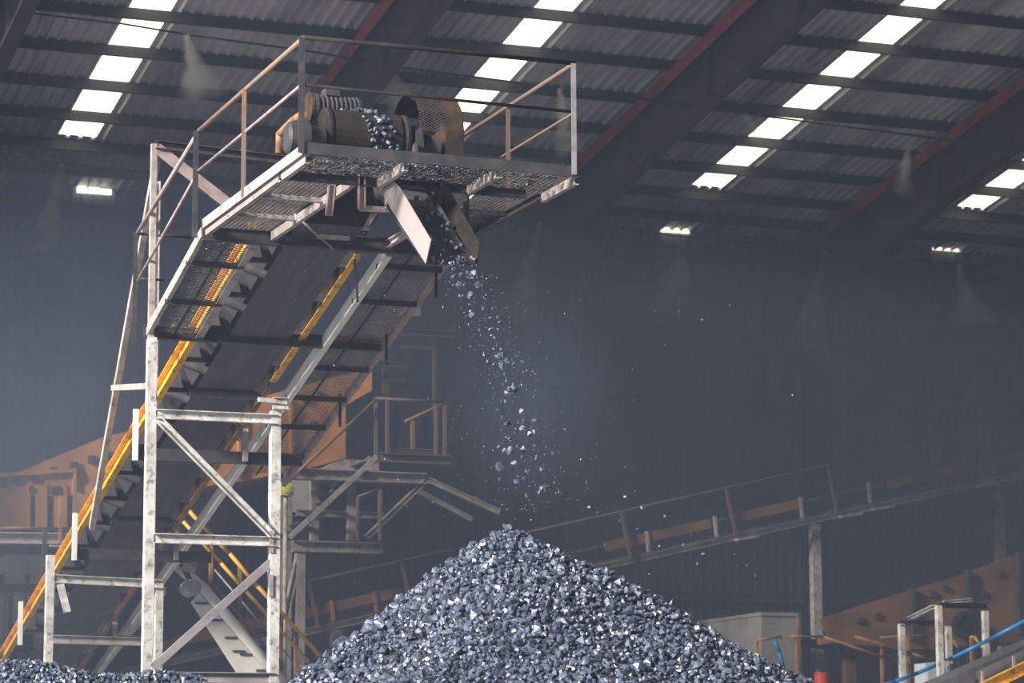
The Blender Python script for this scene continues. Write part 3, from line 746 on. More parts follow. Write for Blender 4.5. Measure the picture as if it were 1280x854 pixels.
# white stair with yellow rails low behind the tower
SY = 38.5
st = thing('steel_stair', (P(300, 800, Y=SY).x, SY, 0), 'white steel stair with yellow handrails descending behind the tower', 'stair')
MB().slab([P(x, y, Y=SY) for x, y in [(239, 753), (249, 741), (368, 880), (316, 872)]], (0, 0.03, 0)).build('stringer', 'clean', st)
MB().slab([P(x, y, Y=SY + 0.8) for x, y in [(239, 753), (249, 741), (368, 880), (316, 872)]], (0, 0.03, 0)).build('stringer', 'clean', st)
MB().tube([P(215, 703, Y=SY - 0.05), P(254, 735, Y=SY - 0.05), P(372, 875, Y=SY - 0.05)], 0.075, 14).build('stringer_tube', 'clean', st)
for (x, y) in [(252, 754), (272, 775), (289, 797), (299, 814), (308, 818), (328, 838)]:
    a = P(x, y, Y=SY - 0.02)
    MB().box((a.x - 0.09, SY - 0.02, a.z - 0.02), (a.x + 0.09, SY + 0.83, a.z + 0.012)).build('tread', 'dark', st)
for k, (pts, r) in enumerate([([(233, 635), (264, 669), (287, 692), (322, 733), (400, 820)], 0.03), ([(229, 652), (276, 704), (308, 740), (386, 828)], 0.026)]):
    MB().tube([P(x, y, Y=SY + 0.05) for x, y in pts], r).build('hand_rail', 'yellow_clean', st)
MB().tube([P(262, 726, Y=SY + 0.02), P(350, 830, Y=SY + 0.02)], 0.02).build('mid_rail', 'rust', st)
MB().tube([P(268, 712, Y=SY + 0.75), P(362, 822, Y=SY + 0.75)], 0.012).build('mid_rail', 'pale', st)
for x, y0, y1 in ((264, 669, 745), (300, 708, 790), (352, 768, 840), (371, 789, 850)):
    vpost(x, y0, y1, SY + 0.06, 'rail_post', 'rust', st, 0.05)
sk = thing('scrap_motor', tuple(P(236, 735, Y=37.6)), 'dirty round motor end hanging under the white conveyor stringer', 'motor')
a = P(242, 734, Y=37.6)
MB().lathe(a, a + Vector((0.02, 0.5, 0)), [(0, 0.05), (0, 0.10), (0.04, 0.12), (0.4, 0.12), (0.46, 0.05)], 20).build('motor_body', 'grey', sk)
a2 = P(228, 706, Y=37.6)
MB().lathe(a2, a2 + Vector((0.3, 0.1, -0.06)), [(0, 0.03), (0, 0.08), (0.2, 0.08), (0.22, 0.03)], 16).build('end_cap', 'pale', sk)
MB().bar(a2, a + Vector((0, 0.2, 0.1)), 0.06, 0.06).build('bracket', 'dark', sk)

# ------------------------------------------------------------------ long conveyor along the back wall
CY = 45.0
lc = thing('belt_conveyor', (P(760, 700, Y=CY).x, CY, 0), 'long dim conveyor with orange guards climbing to the right along the back wall', 'conveyor')
def lcl(x): return 829 - 0.2207 * (x - 206)
beam((150, lcl(150)), (1330, lcl(1330)), CY - 0.55, 'side_beam', 'pale', lc, 0.11, 0.08, kind='c')
beam((150, lcl(150) - 3), (1330, lcl(1330) - 3), CY + 0.55, 'side_beam', 'pale', lc, 0.14, 0.08, kind='c')
a, b = P(150, lcl(150) - 26, Y=CY), P(1330, lcl(1330) - 26, Y=CY)
MB().bar(a, b, 0.8, 0.05).build('belt', 'belt', lc)
a, b = P(150, lcl(150) - 6, Y=CY), P(1330, lcl(1330) - 6, Y=CY)
MB().bar(a, b, 0.7, 0.03).build('return_belt', 'belt', lc)
for x0, x1 in [(196, 275), (296, 352), (372, 490), (560, 640), (756, 888), (922, 1000), (1110, 1200), (1222, 1330)]:
    beam((x0, lcl(x0) - 24), (x1, lcl(x1) - 24), CY - 0.6, 'side_guard', 'orange_dim', lc, 0.17, 0.03, kind='b')
PER = Vector((-0.2, 0, 0.98))
for x in (385, 501, 640, 776, 907, 1034, 1161, 1290):
    a = P(x + 13, lcl(x + 13) - 2, Y=CY - 0.7)
    b = P(x, lcl(x + 13) - 62, Y=CY - 0.7)
    MB().bar(a, b, 0.05, 0.05, up=(1, 0, 0)).build('rail_post', 'rail_dim', lc)
a, b = P(372, lcl(385) - 60, Y=CY - 0.7), P(1330, lcl(1343) - 62, Y=CY - 0.7)
MB().tube([a, b], 0.022).build('top_rail', 'rail_dim', lc)
for x in (414, 468, 808, 893, 1000, 1085):
    a = P(x + 3, lcl(x) - 6, Y=CY - 0.62); b = P(x, lcl(x) - 32, Y=CY - 0.62)
    MB().bar(a, b, 0.06, 0.05, up=(1, 0, 0)).build('guard_post', 'rust' if x < 500 else 'pale', lc)
for x in (930, 1100, 1060, 1230, 1262):
    a = P(x - 12, lcl(x) + 6, Y=CY - 0.6); b = P(x + 14, lcl(x) + 2, Y=CY - 0.6)
    MB().bar(a, b, 0.3, 0.05).build('idler_bracket', 'pale', lc)
for x, m_ in ((1018, 'white'), (1247, 'pale'), (760, 'pale'), (420, 'pale')):
    vpost(x, lcl(x) + 6, 850, CY - 0.3 if x != 1247 else CY + 0.3, 'support_column', m_, lc, 0.17, True)

# ------------------------------------------------------------------ lower right corner
RY = 42.5
rm_ = thing('crusher_housing', (P(1180, 780, Y=RY).x, RY, 0), 'rusty orange machine housing sloping up at the lower right edge', 'machine')
plate([(1026, 774), (1080, 756), (1143, 737), (1210, 716), (1340, 666), (1340, 800), (1215, 806), (1150, 812), (1040, 804)], RY, 0.06, 'side_plate', 'orange_dim', rm_)
plate([(1026, 774), (1080, 756), (1143, 737), (1210, 716), (1340, 666), (1340, 800), (1215, 806), (1150, 812), (1040, 804)], RY + 1.5, 0.06, 'side_plate', 'orange_dim', rm_)
plate([(1040, 796), (1150, 803), (1340, 794), (1340, 800), (1150, 812), (1040, 804)], RY + 0.06, 1.44, 'bottom_plate', 'orange_dim', rm_)
for x, y0, y1 in ((1143, 735, 800), (1212, 712, 800), (1276, 690, 792)):
    plate([(x - 1.8, y0), (x + 1.8, y0), (x + 1.8, y1), (x - 1.8, y1)], RY - 0.14, 0.14, 'stiffener', 'dark', rm_)
for x, y in ((1167, 743), (1183, 735), (1076, 775), (1098, 770), (1252, 717), (1230, 742)):
    plate([(x - 3.5, y - 3.5), (x + 3.5, y - 3.5), (x + 3.5, y + 3.5), (x - 3.5, y + 3.5)], RY - 0.06, 0.06, 'bolted_plate', 'dark', rm_)
c0 = P(1204, 782, Y=RY - 0.1)
MB().lathe(c0, c0 + Vector((0, -0.15, 0)), [(0, 0.05), (0, 0.24), (0.15, 0.24), (0.15, 0.17), (0.1, 0.16), (0.1, 0.06), (0.15, 0.05)], 28).build('flywheel', 'drum', rm_)
for x in (1060, 1160, 1270): vpost(x, 800, 850, RY + 0.8, 'leg', 'orange_dim', rm_, 0.2, True)

FY = 37.0
fs = thing('steel_stand', (P(1180, 800, Y=FY).x, FY, 0), 'small stand of white posts and black top bars at lower right', 'stand')
for x, y0, Y_, gz in ((1126.5, 780, FY, True), (1173, 757, FY - 1.2, True), (1231, 764, FY, False), (1185, 783, FY + 1.2, False)):
    a = P(x, y0, Y=Y_)
    zb = 0.0 if gz else P(x, 830, Y=Y_).z
    MB().bar(a, (a.x, Y_, zb), 0.08, 0.085, up=(1, 0, 0)).build('post', 'white', fs)
    if not gz: MB().bar((a.x, Y_, zb), (a.x, Y_, 0), 0.07, 0.07, up=(1, 0, 0)).build('post_foot', 'dark', fs)
for p, q, ya, yb in (((1124, 779), (1171, 779), FY, FY), ((1171, 757), (1233, 758), FY - 1.2, FY - 0.1)):
    a, b = P(*p, Y=ya), P(*q, Y=yb)
    MB().chan(a, b, 0.08, 0.06, side=1).build('top_bar', 'dark', fs)
MB().chan(P(1139, 774, Y=FY), P(1170, 759, Y=FY - 1.0), 0.06, 0.07, side=1).build('top_bar', 'white', fs)
MB().chan(P(1178, 753, Y=FY + 0.6), P(1213, 750, Y=FY + 0.6), 0.05, 0.06, side=1).build('top_bar', 'white', fs)
gb = thing('control_box', (P(1173, 840, Y=36.6).x, 36.6, 0), 'light grey enamel box on the ground between the white stand posts', 'box')
q_ = [P(1157, 829, Y=36.6), P(1186, 826, Y=36.6), P(1190, 852, Y=36.6)]
q_ += [Vector((q_[-1].x + 0.05, 36.6, 0)), Vector((q_[0].x, 36.6, 0))]
MB().slab(q_, (0, 0.35, 0)).build('box_body', 'lightgrey', gb)
MB().slab([P(1160, 833, Y=36.58), P(1184, 831, Y=36.58), P(1187, 851, Y=36.58), P(1160, 852, Y=36.58)], (0, 0.02, 0)).build('box_door', 'lightgrey', gb)
bh = tag(MB().tube([P(1100, 858, Y=36), P(1119, 852, Y=36), P(1146, 842, Y=36.2), P(1190, 823, Y=36.8), P(1236, 800, Y=36.4), P(1280, 777, Y=36.0), P(1310, 760, Y=36)], 0.03).build('air_hose', 'blue', org=P(1190, 823, Y=36.8)), 'blue hose rising past the white stand to the right edge', 'hose')
cc = thing('belt_conveyor', (P(1260, 850, Y=31).x, 31, 0), 'short conveyor with bright yellow beam in the bottom right corner', 'conveyor')
MB().chan(P(1180, 884, Y=31), P(1330, 810, Y=31), 0.15, 0.07, side=1).build('side_beam', 'yellow', cc)
MB().bar(P(1150, 868, Y=31.5), P(1330, 790, Y=31.5), 0.5, 0.16).build('belt', 'belt', cc)
MB().lathe(P(1225, 848, Y=31.2), P(1330, 800, Y=31.2), [(0, 0.03), (0, 0.1), (0.9, 0.1), (0.9, 0.03)], 16).build('roller', 'belt', cc)
for p in ((1267, 826), (1228, 845)):
    a = P(*p, Y=31.0)
    MB().bar(a + Vector((0, 0, 0.06)), a - Vector((0, 0, 0.1)), 0.035, 0.03, up=(0, 1, 0)).build('guide_bracket', 'pink', cc)
MB().ibeam(P(1300, 838, Y=31.2), (P(1300, 838, Y=31.2).x, 31.2, 0), 0.1, 0.1, 0.01, up=(1, 0, 0)).build('leg', 'yellow', cc)
tk = thing('steel_tank', (P(970, 800, Y=43).x, 43, 0), 'dusty grey square tank beyond the right foot of the coal heap', 'tank')
a, b = P(951, 767, Y=43), P(996.5, 767, Y=43)
MB().box((a.x, 43, 0), (b.x, 46.8, a.z)).build('tank_body', 'grey', tk)
MB().box((a.x - 0.02, 42.97, a.z - 0.04), (b.x + 0.02, 46.82, a.z + 0.02)).build('tank_lid', 'grey', tk)
MB().bar((b.x, 42.97, 0), (b.x, 42.97, a.z), 0.05, 0.04, up=(1, 0, 0)).build('corner_angle', 'rust', tk)
hr1 = thing('hand_rail', (P(997, 840, Y=40).x, 40, 0), 'orange handrail passing in front of the grey tank', 'railing')
MB().tube([P(945, 801, Y=40), P(977, 796, Y=40), P(1029, 796, Y=40), P(1123, 828, Y=40), P(1140, 834, Y=40)], 0.022).build('top_rail', 'rust', hr1)
for x, y in ((946, 800), (996, 796), (1102, 821)): vpost(x, y, 850, 40.02, 'rail_post', 'rust', hr1, 0.04, True)
hr2 = thing('hand_rail', (P(1102, 840, Y=41).x, 41, 0), 'orange double handrail behind the white stand at lower right', 'railing')
MB().tube([P(1069, 796, Y=41), P(1140, 817, Y=41), P(1160, 824, Y=41)], 0.024).build('top_rail', 'rust', hr2)
MB().tube([P(1100, 797, Y=41.5), P(1180, 793, Y=41.5)], 0.02).build('mid_rail', 'rail', hr2)
for x, y in ((1102, 806), (1135, 796)): vpost(x, y, 854, 41.1, 'rail_post', 'rust', hr2, 0.05, True)
hr3 = thing('hand_rail', (P(1215, 820, Y=40.5).x, 40.5, 0), 'short bent yellow railing right of the middle white post', 'railing')
MB().tube([P(1191, 801, Y=40.5), P(1201, 813, Y=40.5)], 0.03).build('top_rail', 'rust', hr3)
MB().tube([P(1213, 797, Y=40.5), P(1217, 796, Y=40.5), P(1226, 806, Y=40.5), P(1240, 824, Y=40.5)], 0.026).build('top_rail', 'yellow', hr3)
vpost(1214, 797, 850, 40.5, 'rail_post', 'rust', hr3, 0.05, True)
rd = thing('red_drum', (P(1027, 845, Y=41.5).x, 41.5, 0), 'red ribbed drum at the foot of the pale conveyor column', 'drum')
a = P(1027, 841, Y=41.5)
MB().lathe((a.x, 41.5, 0), (a.x, 41.5, a.z), [(0, 0.12), (0.02, 0.125), (a.z * .3, 0.125), (a.z * .3 + .02, 0.135), (a.z * .3 + .04, 0.125), (a.z * .62, 0.125), (a.z * .62 + .02, 0.135), (a.z * .62 + .04, 0.125), (a.z - .03, 0.125), (a.z - .015, 0.135), (a.z, 0.13)], 24).build('drum_body', 'red', rd)
MB().lathe((a.x - 0.05, 41.5, a.z), (a.x - 0.05, 41.5, a.z + 0.06), [(0, 0.06), (0.05, 0.06), (0.06, 0.04)], 16).build('drum_cap', 'dark', rd)
bp_ = tag(MB().tube([P(968, 800, Y=41.8), P(974, 815, Y=41.8), P(979, 835, Y=41.8), P(980, 860, Y=41.8)], 0.035).build('water_hose', 'blue', org=P(979, 835, Y=41.8)), 'short blue hose hanging in front of the grey tank', 'hose')

# ------------------------------------------------------------------ spray water pipes
p1 = [P(-30, 8, Y=41.5), P(0, 12, Y=41.5), P(155, 30, Y=41.5), P(233, 43, Y=41.5), P(400, 66, Y=41.5), P(485, 82, Y=41.5), P(700, 110, Y=41.5), P(820, 126, Y=41.5), P(930, 142, Y=41.5), P(1165, 172, Y=41.5), P(1320, 194, Y=41.5)]
p2 = [P(-30, 190, Y=48.3), P(78, 203, Y=48.3), P(675, 276, Y=48.3), P(857, 296, Y=48.3), P(1031, 314, Y=48.3), P(1199, 330, Y=48.3), P(1320, 342, Y=48.3)]
tag(MB().tube(p1, 0.018, 6).build('water_pipe', 'wire', org=p1[3]), 'thin sagging water line crossing below the bright roof sheets', 'pipe')
tag(MB().tube(p2, 0.016, 6).build('water_pipe', 'wire', org=p2[1]), 'thin water line running along the top of the back wall', 'pipe')

# ------------------------------------------------------------------ coal
def lump_data(n=15, seed=0):
    r = random.Random(seed)
    bm = bmesh.new()
    sx, sy, sz = r.uniform(0.8, 1.25), r.uniform(0.7, 1.0), r.uniform(0.55, 0.85)
    for _ in range(n):
        v = Vector((r.gauss(0, 1), r.gauss(0, 1), r.gauss(0, 1))).normalized() * r.uniform(0.82, 1.1)
        bm.verts.new((v.x * sx, v.y * sy, v.z * sz))
    res = bmesh.ops.convex_hull(bm, input=bm.verts[:])
    bmesh.ops.delete(bm, geom=[g for g in res['geom_interior'] if isinstance(g, bmesh.types.BMVert)], context='VERTS')
    bmesh.ops.recalc_face_normals(bm, faces=bm.faces)
    bm.verts.index_update()
    V = np.array([v.co[:] for v in bm.verts]); Fc = [[v.index for v in f.verts] for f in bm.faces]
    bm.free()
    return V, np.array(Fc)
VAR = [lump_data(13 + k % 5, 100 + k) for k in range(14)]
LUMP_ME = []
for V, Fc in VAR:
    me = bpy.data.meshes.new('coal_lump')
    me.from_pydata(V.tolist(), [], Fc.tolist())
    me.materials.append(M['coal'])
    LUMP_ME.append(me)

def rand_rot(n):
    q = rng.normal(size=(n, 4)); q /= np.linalg.norm(q, axis=1)[:, None]
    w_, x, y, z = q.T
    return np.stack([np.stack([1 - 2 * (y * y + z * z), 2 * (x * y - z * w_), 2 * (x * z + y * w_)], -1),
                     np.stack([2 * (x * y + z * w_), 1 - 2 * (x * x + z * z), 2 * (y * z - x * w_)], -1),
                     np.stack([2 * (x * z - y * w_), 2 * (y * z + x * w_), 1 - 2 * (x * x + y * y)], -1)], 1)

def mass(name, pts, sizes, extra=None):
    """many small lumps (and an optional ground mesh) as one object"""
    R = rand_rot(len(pts)); vs, fs, n = [], [], 0
    if extra is not None:
        vs.append(extra[0]); fs += extra[1].tolist(); n = len(extra[0])
    for i in range(len(pts)):
        V, Fc = VAR[i % len(VAR)]
        vs.append((V * sizes[i]) @ R[i].T + pts[i]); fs += (Fc + n).tolist(); n += len(V)
    vs = np.concatenate(vs)
    me = bpy.data.meshes.new(name)
    me.from_pydata(vs.tolist(), [], fs)
    me.materials.append(M['coal'])
    o = bpy.data.objects.new(name, me); COL.objects.link(o)
    return o

lump_src = None
def lumps(name, pts, sizes, label, cat, group):
    R = rand_rot(len(pts))
    src = bpy.data.objects.new(name, LUMP_ME[0])
    tag(src, label, cat, group)
    for i in range(len(pts)):
        o = src if i == 0 else src.copy()
        o.data = LUMP_ME[i % len(LUMP_ME)]
        COL.objects.link(o)
        o.location = pts[i]
        o.rotation_euler = Matrix(R[i].tolist()).to_euler()
        o.scale = (sizes[i],) * 3

APEX = np.array([8.55, 22.45, 3.90])
rv = np.array([Mc[0][0], Mc[0][1]]); rv /= np.linalg.norm(rv)       # across the view of the heap
fv = -np.array([Mc[2][0], Mc[2][1]]); fv /= np.linalg.norm(fv)      # towards the open front of the shed
ph = rng.uniform(0, 6.28, 12); fr_ = rng.uniform(1.2, 5.0, (12, 2)) * rng.choice([-1, 1], (12, 2))
def bumps(x, y): return sum(np.sin(x * fr_[k, 0] + y * fr_[k, 1] + ph[k]) for k in range(12)) * 0.014
def heap_h(r, f):
    d = np.sqrt(r * r + f * f + 0.13 ** 2); c = r / d
    sl = np.where(c > 0, 0.63 - 0.075 * c, 0.63 - 0.11 * c)
    return APEX[2] + 0.0 - sl * d + bumps(r, f)
def heap_xyz(r, f, dz=0.0):
    return np.stack([APEX[0] + rv[0] * r + fv[0] * f, APEX[1] + rv[1] * r + fv[1] * f, heap_h(r, f) + dz], -1)
A2 = np.array(P(-60, 818, Y=27.0))
def heap2_h(r, f):
    d = np.sqrt(f * f + 0.1 ** 2)
    return A2[2] - 0.085 * r - 0.4 * np.maximum(r - 2.4, 0) - 0.5 * np.maximum(-r - 0.5, 0) - 0.55 * d + bumps(r + 7, f)
def heap2_xyz(r, f, dz=0.0):
    return np.stack([A2[0] + rv[0] * r + fv[0] * f, A2[1] + rv[1] * r + fv[1] * f, heap2_h(r, f) + dz], -1)
def ground_mesh(fn, r0, r1, f0, f1, st, dz):
    R_, F_ = np.meshgrid(np.arange(r0, r1 + st, st), np.arange(f0, f1 + st, st), indexing='ij')
    p = fn(R_.ravel(), F_.ravel(), dz); p[:, 2] = np.maximum(p[:, 2], 0.005)
    a, b = R_.shape
    idx = np.arange(a * b).reshape(a, b)
    q = np.stack([idx[:-1, :-1], idx[1:, :-1], idx[1:, 1:], idx[:-1, 1:]], -1).reshape(-1, 4)
    return p, q
def scatter(fn, r0, r1, f0, f1, sp):
    R_, F_ = np.meshgrid(np.arange(r0, r1, sp), np.arange(f0, f1, sp), indexing='ij')
    r = R_.ravel() + rng.uniform(-0.5, 0.5, R_.size) * sp; f = F_.ravel() + rng.uniform(-0.5, 0.5, F_.size) * sp
    p = fn(r, f, 0.0)
    x, y, _ = proj(p)
    k = (x > -60) & (x < 1340) & (y < 900)
    return p[k], r[k], f[k], x[k], y[k]

pts, r_, f_, px, py = scatter(heap_xyz, -2.6, 3.4, -0.5, 2.7, 0.040)
sz = np.exp(rng.normal(math.log(0.0255), 0.30, len(pts)))
big = rng.random(len(pts)) < 0.05; sz[big] = rng.uniform(0.036, 0.050, big.sum())
pts[:, 2] += rng.uniform(-0.02, 0.02, len(pts)) + sz * 0.15
inside = (px > 5) & (px < 1275) & (py < 846) & (f_ > -0.05)
score = np.where(inside, sz, 0)
top = np.argsort(-score)[:270]
mk = np.zeros(len(pts), bool); mk[top] = True
pts[mk, 2] += sz[mk] * 0.35
o = mass('coal_heap', pts[~mk], sz[~mk], ground_mesh(heap_xyz, -7.0, 8.5, -7.5, 7.5, 0.1, -0.035))
tag(o, 'large conical heap of blue-black coal below the discharge spout', 'coal heap', kind='stuff')
lumps('coal_lump', pts[mk], sz[mk], 'larger angular coal lump lying on the conical heap', 'coal', 'larger coal lumps on the heap')

pts2, r2, f2, px2, py2 = scatter(heap2_xyz, -1.0, 3.4, -0.35, 1.6, 0.044)
sz2 = np.exp(rng.normal(math.log(0.029), 0.25, len(pts2)))
o = mass('coal_heap', pts2, sz2, ground_mesh(heap2_xyz, -3.0, 6.0, -4.0, 4.0, 0.1, -0.03))
tag(o, 'low bank of coal at the foot of the tower, bottom left corner', 'coal heap', kind='stuff')

# coal in the air: a falling stream and what bounces off the heap
zs = np.array([6.62, 6.35, 5.98, 5.62, 5.2, 4.88, 4.5, 4.24, 4.0])
ys = np.array([23.85, 23.60, 23.20, 22.84, 22.48, 22.28, 22.10, 21.98, 21.9])
def stream(n, sd0, sd1, zpow=1.0):
    z = 6.55 - (6.55 - 3.98) * rng.random(n) ** zpow
    y = np.interp(-z, -zs, ys); k = (6.55 - z) / 2.57
    sd = sd0 + (sd1 - sd0) * k
    return np.stack([8.55 + rng.normal(0, 1, n) * sd, y + rng.normal(0, 1, n) * sd, z + rng.normal(0, 0.03, n)], -1)
fl = stream(118, 0.07, 0.15, 1.15)
fs_ = np.exp(rng.normal(math.log(0.021), 0.42, len(fl))).clip(0.010, 0.052)
bo = np.stack([8.9 + rng.uniform(0, 1.6, 22), 22.0 - rng.uniform(0, 0.8, 22), np.zeros(22)], -1)
bo[:, 2] = 3.95 - (bo[:, 0] - 8.9) * 0.42 + rng.uniform(0.02, 0.35, 22)
bs = rng.uniform(0.008, 0.022, 22)
fl = np.concatenate([fl, bo]); fs_ = np.concatenate([fs_, bs])
lumps('falling_coal', fl, fs_, 'coal lump in mid air between the spout and the heap', 'coal', 'coal lumps falling from the spout')
sp1 = stream(900, 0.12, 0.30, 1.0)
sp2 = np.stack([rng.normal(8.6, 0.9, 330), rng.uniform(21.0, 23.4, 330), rng.uniform(3.2, 6.2, 330)], -1)
hh = APEX[2] - 0.5 * np.hypot(sp2[:, 0] - APEX[0], sp2[:, 1] - APEX[1])
sp2 = sp2[sp2[:, 2] > hh + 0.1]
sp_all = np.concatenate([sp1, sp2])
o = mass('coal_specks', sp_all, np.exp(rng.normal(math.log(0.0050), 0.45, len(sp_all))).clip(0.002, 0.009))
tag(o, 'fine coal specks flying around the falling stream', 'coal dust', kind='stuff')

# coal riding over the head pulley and into the spout
n = 80
th = rng.uniform(math.radians(-60), math.radians(105), n)
hx = 8.66 - 0.22 * np.clip(th, -0.6, 1.8) / 1.8 + rng.uniform(-0.16, 0.14, n)
hs = rng.uniform(0.018, 0.042, n)
hp_ = np.stack([hx.clip(8.2, 8.86), HEAD.y - np.cos(th) * (HR + 0.02), HEAD.z + np.sin(th) * (HR + 0.02)], -1)
lumps('coal_lump', hp_, hs, 'coal lump tipping over the head pulley', 'coal', 'coal lumps on the head pulley')
n = 60
tt = rng.random(n)
c_ = np.array(bl)[None] * (1 - tt[:, None]) + np.array(tl)[None] * tt[:, None]
c_[:, 0] = rng.uniform(CLX + 0.04, CRX - 0.04, n); c_[:, 2] += rng.uniform(0.01, 0.08, n)
o = mass('coal_in_spout', c_, rng.uniform(0.018, 0.045, n))
tag(o, 'coal sliding down inside the discharge spout', 'coal', kind='stuff')
n = 900
g = np.stack([rng.uniform(PXL + 0.1, PXR - 0.1, n), PY0 + 0.05 + rng.random(n) ** 0.8 * 0.75, PZ + rng.uniform(0.004, 0.02, n)], -1)
den = np.interp(g[:, 0], [7.2, 7.8, 8.2, 9.1, 9.2, 9.9], [0.4, 0.7, 1.0, 1.0, 0.35, 0.2])
g = g[rng.random(n) < den]
o = mass('coal_spillage', g, rng.uniform(0.012, 0.028, len(g)))
tag(o, 'coal spilt on the front mesh of the head platform', 'coal', kind='stuff')
n = 120
zz = rng.uniform(28.1, 30.4, n)
g = np.stack([rng.uniform(7.22, 7.78, n), zz, zc(zz) + 0.015], -1)
o = mass('coal_spillage', g, rng.uniform(0.010, 0.022, n))
tag(o, 'coal crumbs lying on the left sloping walkway', 'coal', kind='stuff')

# ------------------------------------------------------------------ haze and water mist
def volume_mat(name, color, density, aniso=0.0):
    m = bpy.data.materials.new(name); m.use_nodes = True
    nt = m.node_tree
    for n_ in list(nt.nodes):
        if n_.type == 'BSDF_PRINCIPLED': nt.nodes.remove(n_)
    v = nt.nodes.new('ShaderNodeVolumeScatter')
    v.inputs['Color'].default_value = (*color, 1)
    v.inputs['Density'].default_value = density
    v.inputs['Anisotropy'].default_value = aniso
    nt.links.new(v.outputs[0], nt.nodes['Material Output'].inputs['Volume'])
    return m, nt, v
def sooty(name, scatter, soot):
    m, nt, v = volume_mat(name, HAZE_COLOR, scatter)
    ab = nt.nodes.new('ShaderNodeVolumeAbsorption')              # coal dust also swallows light
    ab.inputs['Color'].default_value = (0, 0, 0, 1)
    ab.inputs['Density'].default_value = soot
    ad = nt.nodes.new('ShaderNodeAddShader')
    nt.links.new(v.outputs[0], ad.inputs[0]); nt.links.new(ab.outputs[0], ad.inputs[1])
    nt.links.new(ad.outputs[0], nt.nodes['Material Output'].inputs['Volume'])
    return m
hz = MB()
y0, y1 = 14.0, YW - 0.12
hz.prof((XL + 0.1, 0, 0), (XR - 0.1, 0, 0), [(-y0, 0.02), (-y0, zr(y0) - 0.05), (-y1, zr(y1) - 0.05), (-y1, 0.02)])
o = hz.build('haze', sooty('haze', HAZE_SCATTER, HAZE_SOOT))
tag(o, 'thin blue-grey dust haze filling the shed', 'haze', kind='stuff')
hz = MB()
y0, y1 = 33.0, YW - 0.14
hz.prof((XL + 0.3, 0, 0), (XR - 0.3, 0, 0), [(-y0, 0.03), (-y0, 8.0), (-40.0, 11.2), (-y1, 12.2), (-y1, 0.03)])
o = hz.build('dust_haze', sooty('dust haze', DUST_SCATTER, DUST_SOOT))
tag(o, 'denser grey dust hanging low along the back wall', 'haze', kind='stuff')

def mist(nozzle, end, wpx, Y, dens, label, seed):
    a, b = P(*nozzle, Y=Y), P(*end, Y=Y)
    L = (b - a).length
    rad = wpx / 2 / FPX * 47
    ax = (b - a).normalized()
    m, nt, v = volume_mat('water mist', (1.0, 0.90, 0.90), 0.0)
    N = nt.nodes.new
    def math_(op, a_, b_=None, c_=None):
        q = N('ShaderNodeMath'); q.operation = op
        for i, x in enumerate((a_, b_, c_)):
            if x is None: continue
            if isinstance(x, (int, float)): q.inputs[i].default_value = x
            else: nt.links.new(x, q.inputs[i])
        return q.outputs[0]
    tc = N('ShaderNodeTexCoord'); sx = N('ShaderNodeSeparateXYZ')
    nt.links.new(tc.outputs['Object'], sx.inputs[0])
    t = math_('DIVIDE', sx.outputs[2], L)
    bend = math_('MULTIPLY', math_('POWER', math_('MAXIMUM', t, 0.0), 2.0), rad * 0.9 * (1 if seed % 2 else -1))
    xx = math_('SUBTRACT', sx.outputs[0], bend)
    rr = math_('SQRT', math_('ADD', math_('MULTIPLY', xx, xx), math_('MULTIPLY', sx.outputs[1], sx.outputs[1])))
    wid = math_('ADD', math_('MULTIPLY', math_('POWER', math_('MAXIMUM', t, 0.0), 1.35), rad * 1.15), 0.06)
    q = math_('MAXIMUM', math_('SUBTRACT', 1.0, math_('DIVIDE', rr, wid)), 0.0)
    core = math_('POWER', q, 1.3)
    fade = math_('POWER', math_('MAXIMUM', math_('SUBTRACT', 1.0, t), 0.0), 0.8)
    conc = math_('DIVIDE', 1.0, math_('ADD', t, 0.12))
    nz = N('ShaderNodeTexNoise'); nz.inputs['Scale'].default_value = 2.6; nz.inputs['Detail'].default_value = 4
    mp_ = N('ShaderNodeMapping'); mp_.inputs['Location'].default_value = (seed * 3.1, seed, 0)
    nt.links.new(tc.outputs['Object'], mp_.inputs[0]); nt.links.new(mp_.outputs[0], nz.inputs['Vector'])
    nn = math_('MAXIMUM', math_('SUBTRACT', math_('MULTIPLY', nz.outputs[0], 4.2), 1.3), 0.0)
    d = math_('MULTIPLY', math_('MULTIPLY', math_('MULTIPLY', core, fade), math_('MULTIPLY', conc, nn)), dens * 8)
    nt.links.new(d, v.inputs['Density'])
    mb_ = MB().lathe((0, 0, 0), (0, 0, L), [(0, 0.06), (L * 0.5, rad * 1.05 + 0.06), (L, rad * 2.0 + 0.1)], 16)
    o = mb_.build('water_mist', m)
    o.location = a
    o.rotation_euler = ax.to_track_quat('Z', 'Y').to_euler()
    return tag(o, label, 'mist', 'water mist from the spray nozzles')
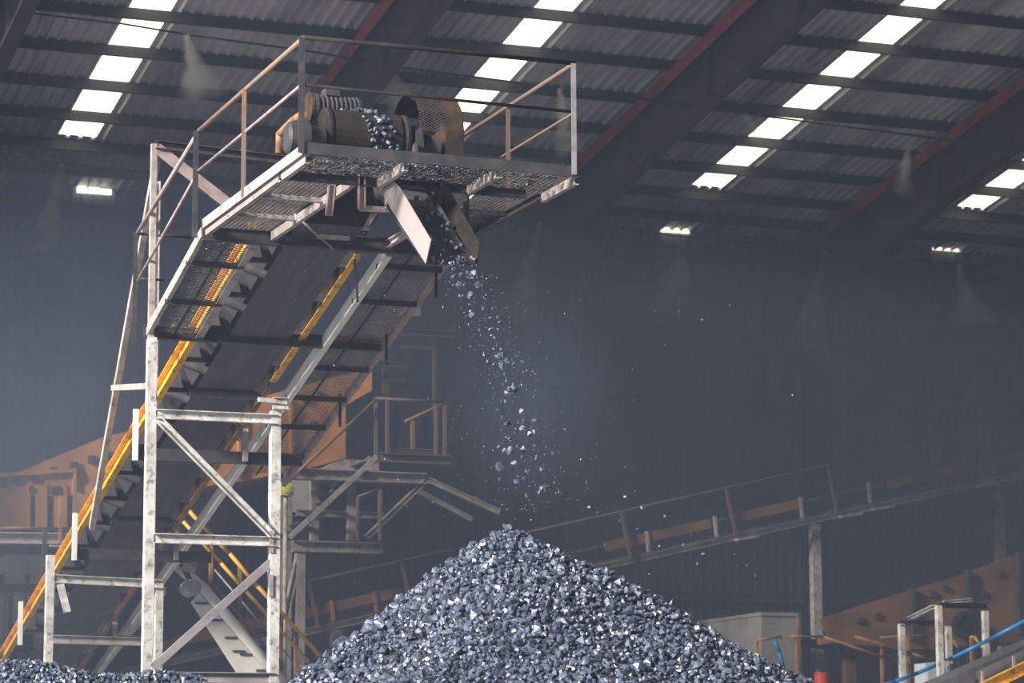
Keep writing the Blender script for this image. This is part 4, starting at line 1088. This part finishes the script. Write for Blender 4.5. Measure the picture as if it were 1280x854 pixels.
MIST = [((233, 43), (250, 132), 62, 41.5, 1.3, 'pale cone of water mist right of the leftmost roof lights'),
        ((485, 82), (512, 142), 50, 41.5, 1.5, 'short puff of water mist above the head pulley'),
        ((700, 110), (708, 205), 40, 41.5, 1.0, 'faint water mist seen through the platform side rail'),
        ((930, 142), (962, 190), 30, 41.5, 0.9, 'small slanting mist wisp at the third column of roof lights'),
        ((78, 203), (52, 330), 50, 48.3, 1.2, 'long thin water mist left of the leftmost bright wall gap'),
        ((676, 276), (638, 415), 60, 48.3, 1.5, 'tall narrow water mist drifting left of the falling coal'),
        ((857, 296), (838, 400), 84, 48.3, 1.5, 'wide water mist under the middle bright wall gap'),
        ((1031, 314), (1000, 450), 60, 48.3, 1.4, 'tall water mist beside the red wall column'),
        ((1199, 330), (1208, 415), 74, 48.3, 1.6, 'bulging water mist under the right bright wall gap'),
        ((1137, 180), (1122, 250), 30, 41.5, 0.7, 'faint water mist in front of the right red rafter')]
for k, (a, b, w_, Y, d, lab) in enumerate(MIST): mist(a, b, w_, Y, d, lab, k)

# thin dust drifting off the falling stream
def dust(c, r, dens, label):
    m, nt, v = volume_mat('coal dust cloud', (0.62, 0.76, 1.0), 0.0)
    N = nt.nodes.new
    tc = N('ShaderNodeTexCoord'); ln_ = N('ShaderNodeVectorMath'); ln_.operation = 'LENGTH'
    nt.links.new(tc.outputs['Object'], ln_.inputs[0])
    mr = N('ShaderNodeMapRange'); mr.interpolation_type = 'SMOOTHSTEP'
    mr.inputs['From Min'].default_value = 1.0; mr.inputs['From Max'].default_value = 0.0
    mr.inputs['To Max'].default_value = dens
    nt.links.new(ln_.outputs['Value'], mr.inputs[0])
    nz = N('ShaderNodeTexNoise'); nz.inputs['Scale'].default_value = 2.5
    nt.links.new(tc.outputs['Object'], nz.inputs['Vector'])
    mu = N('ShaderNodeMath'); mu.operation = 'MULTIPLY'
    nt.links.new(mr.outputs[0], mu.inputs[0]); nt.links.new(nz.outputs[0], mu.inputs[1])
    nt.links.new(mu.outputs[0], v.inputs['Density'])
    o = MB().lathe((0, 0, -1), (0, 0, 1), [(1 - math.cos(math.pi * k / 12), max(0.001, math.sin(math.pi * k / 12))) for k in range(13)], 20).build('dust_cloud', m)
    o.location = c; o.scale = r
    tag(o, label, 'dust', kind='stuff')
dust(P(665, 500, Y=23.2), (1.0, 1.2, 1.4), 0.065, 'faint bluish dust drifting right of the falling coal')
dust(P(50, 560, Y=39.5), (3.6, 4.5, 4.2), 0.075, 'bluish sunlit dust around the foot of the sloping conveyor')
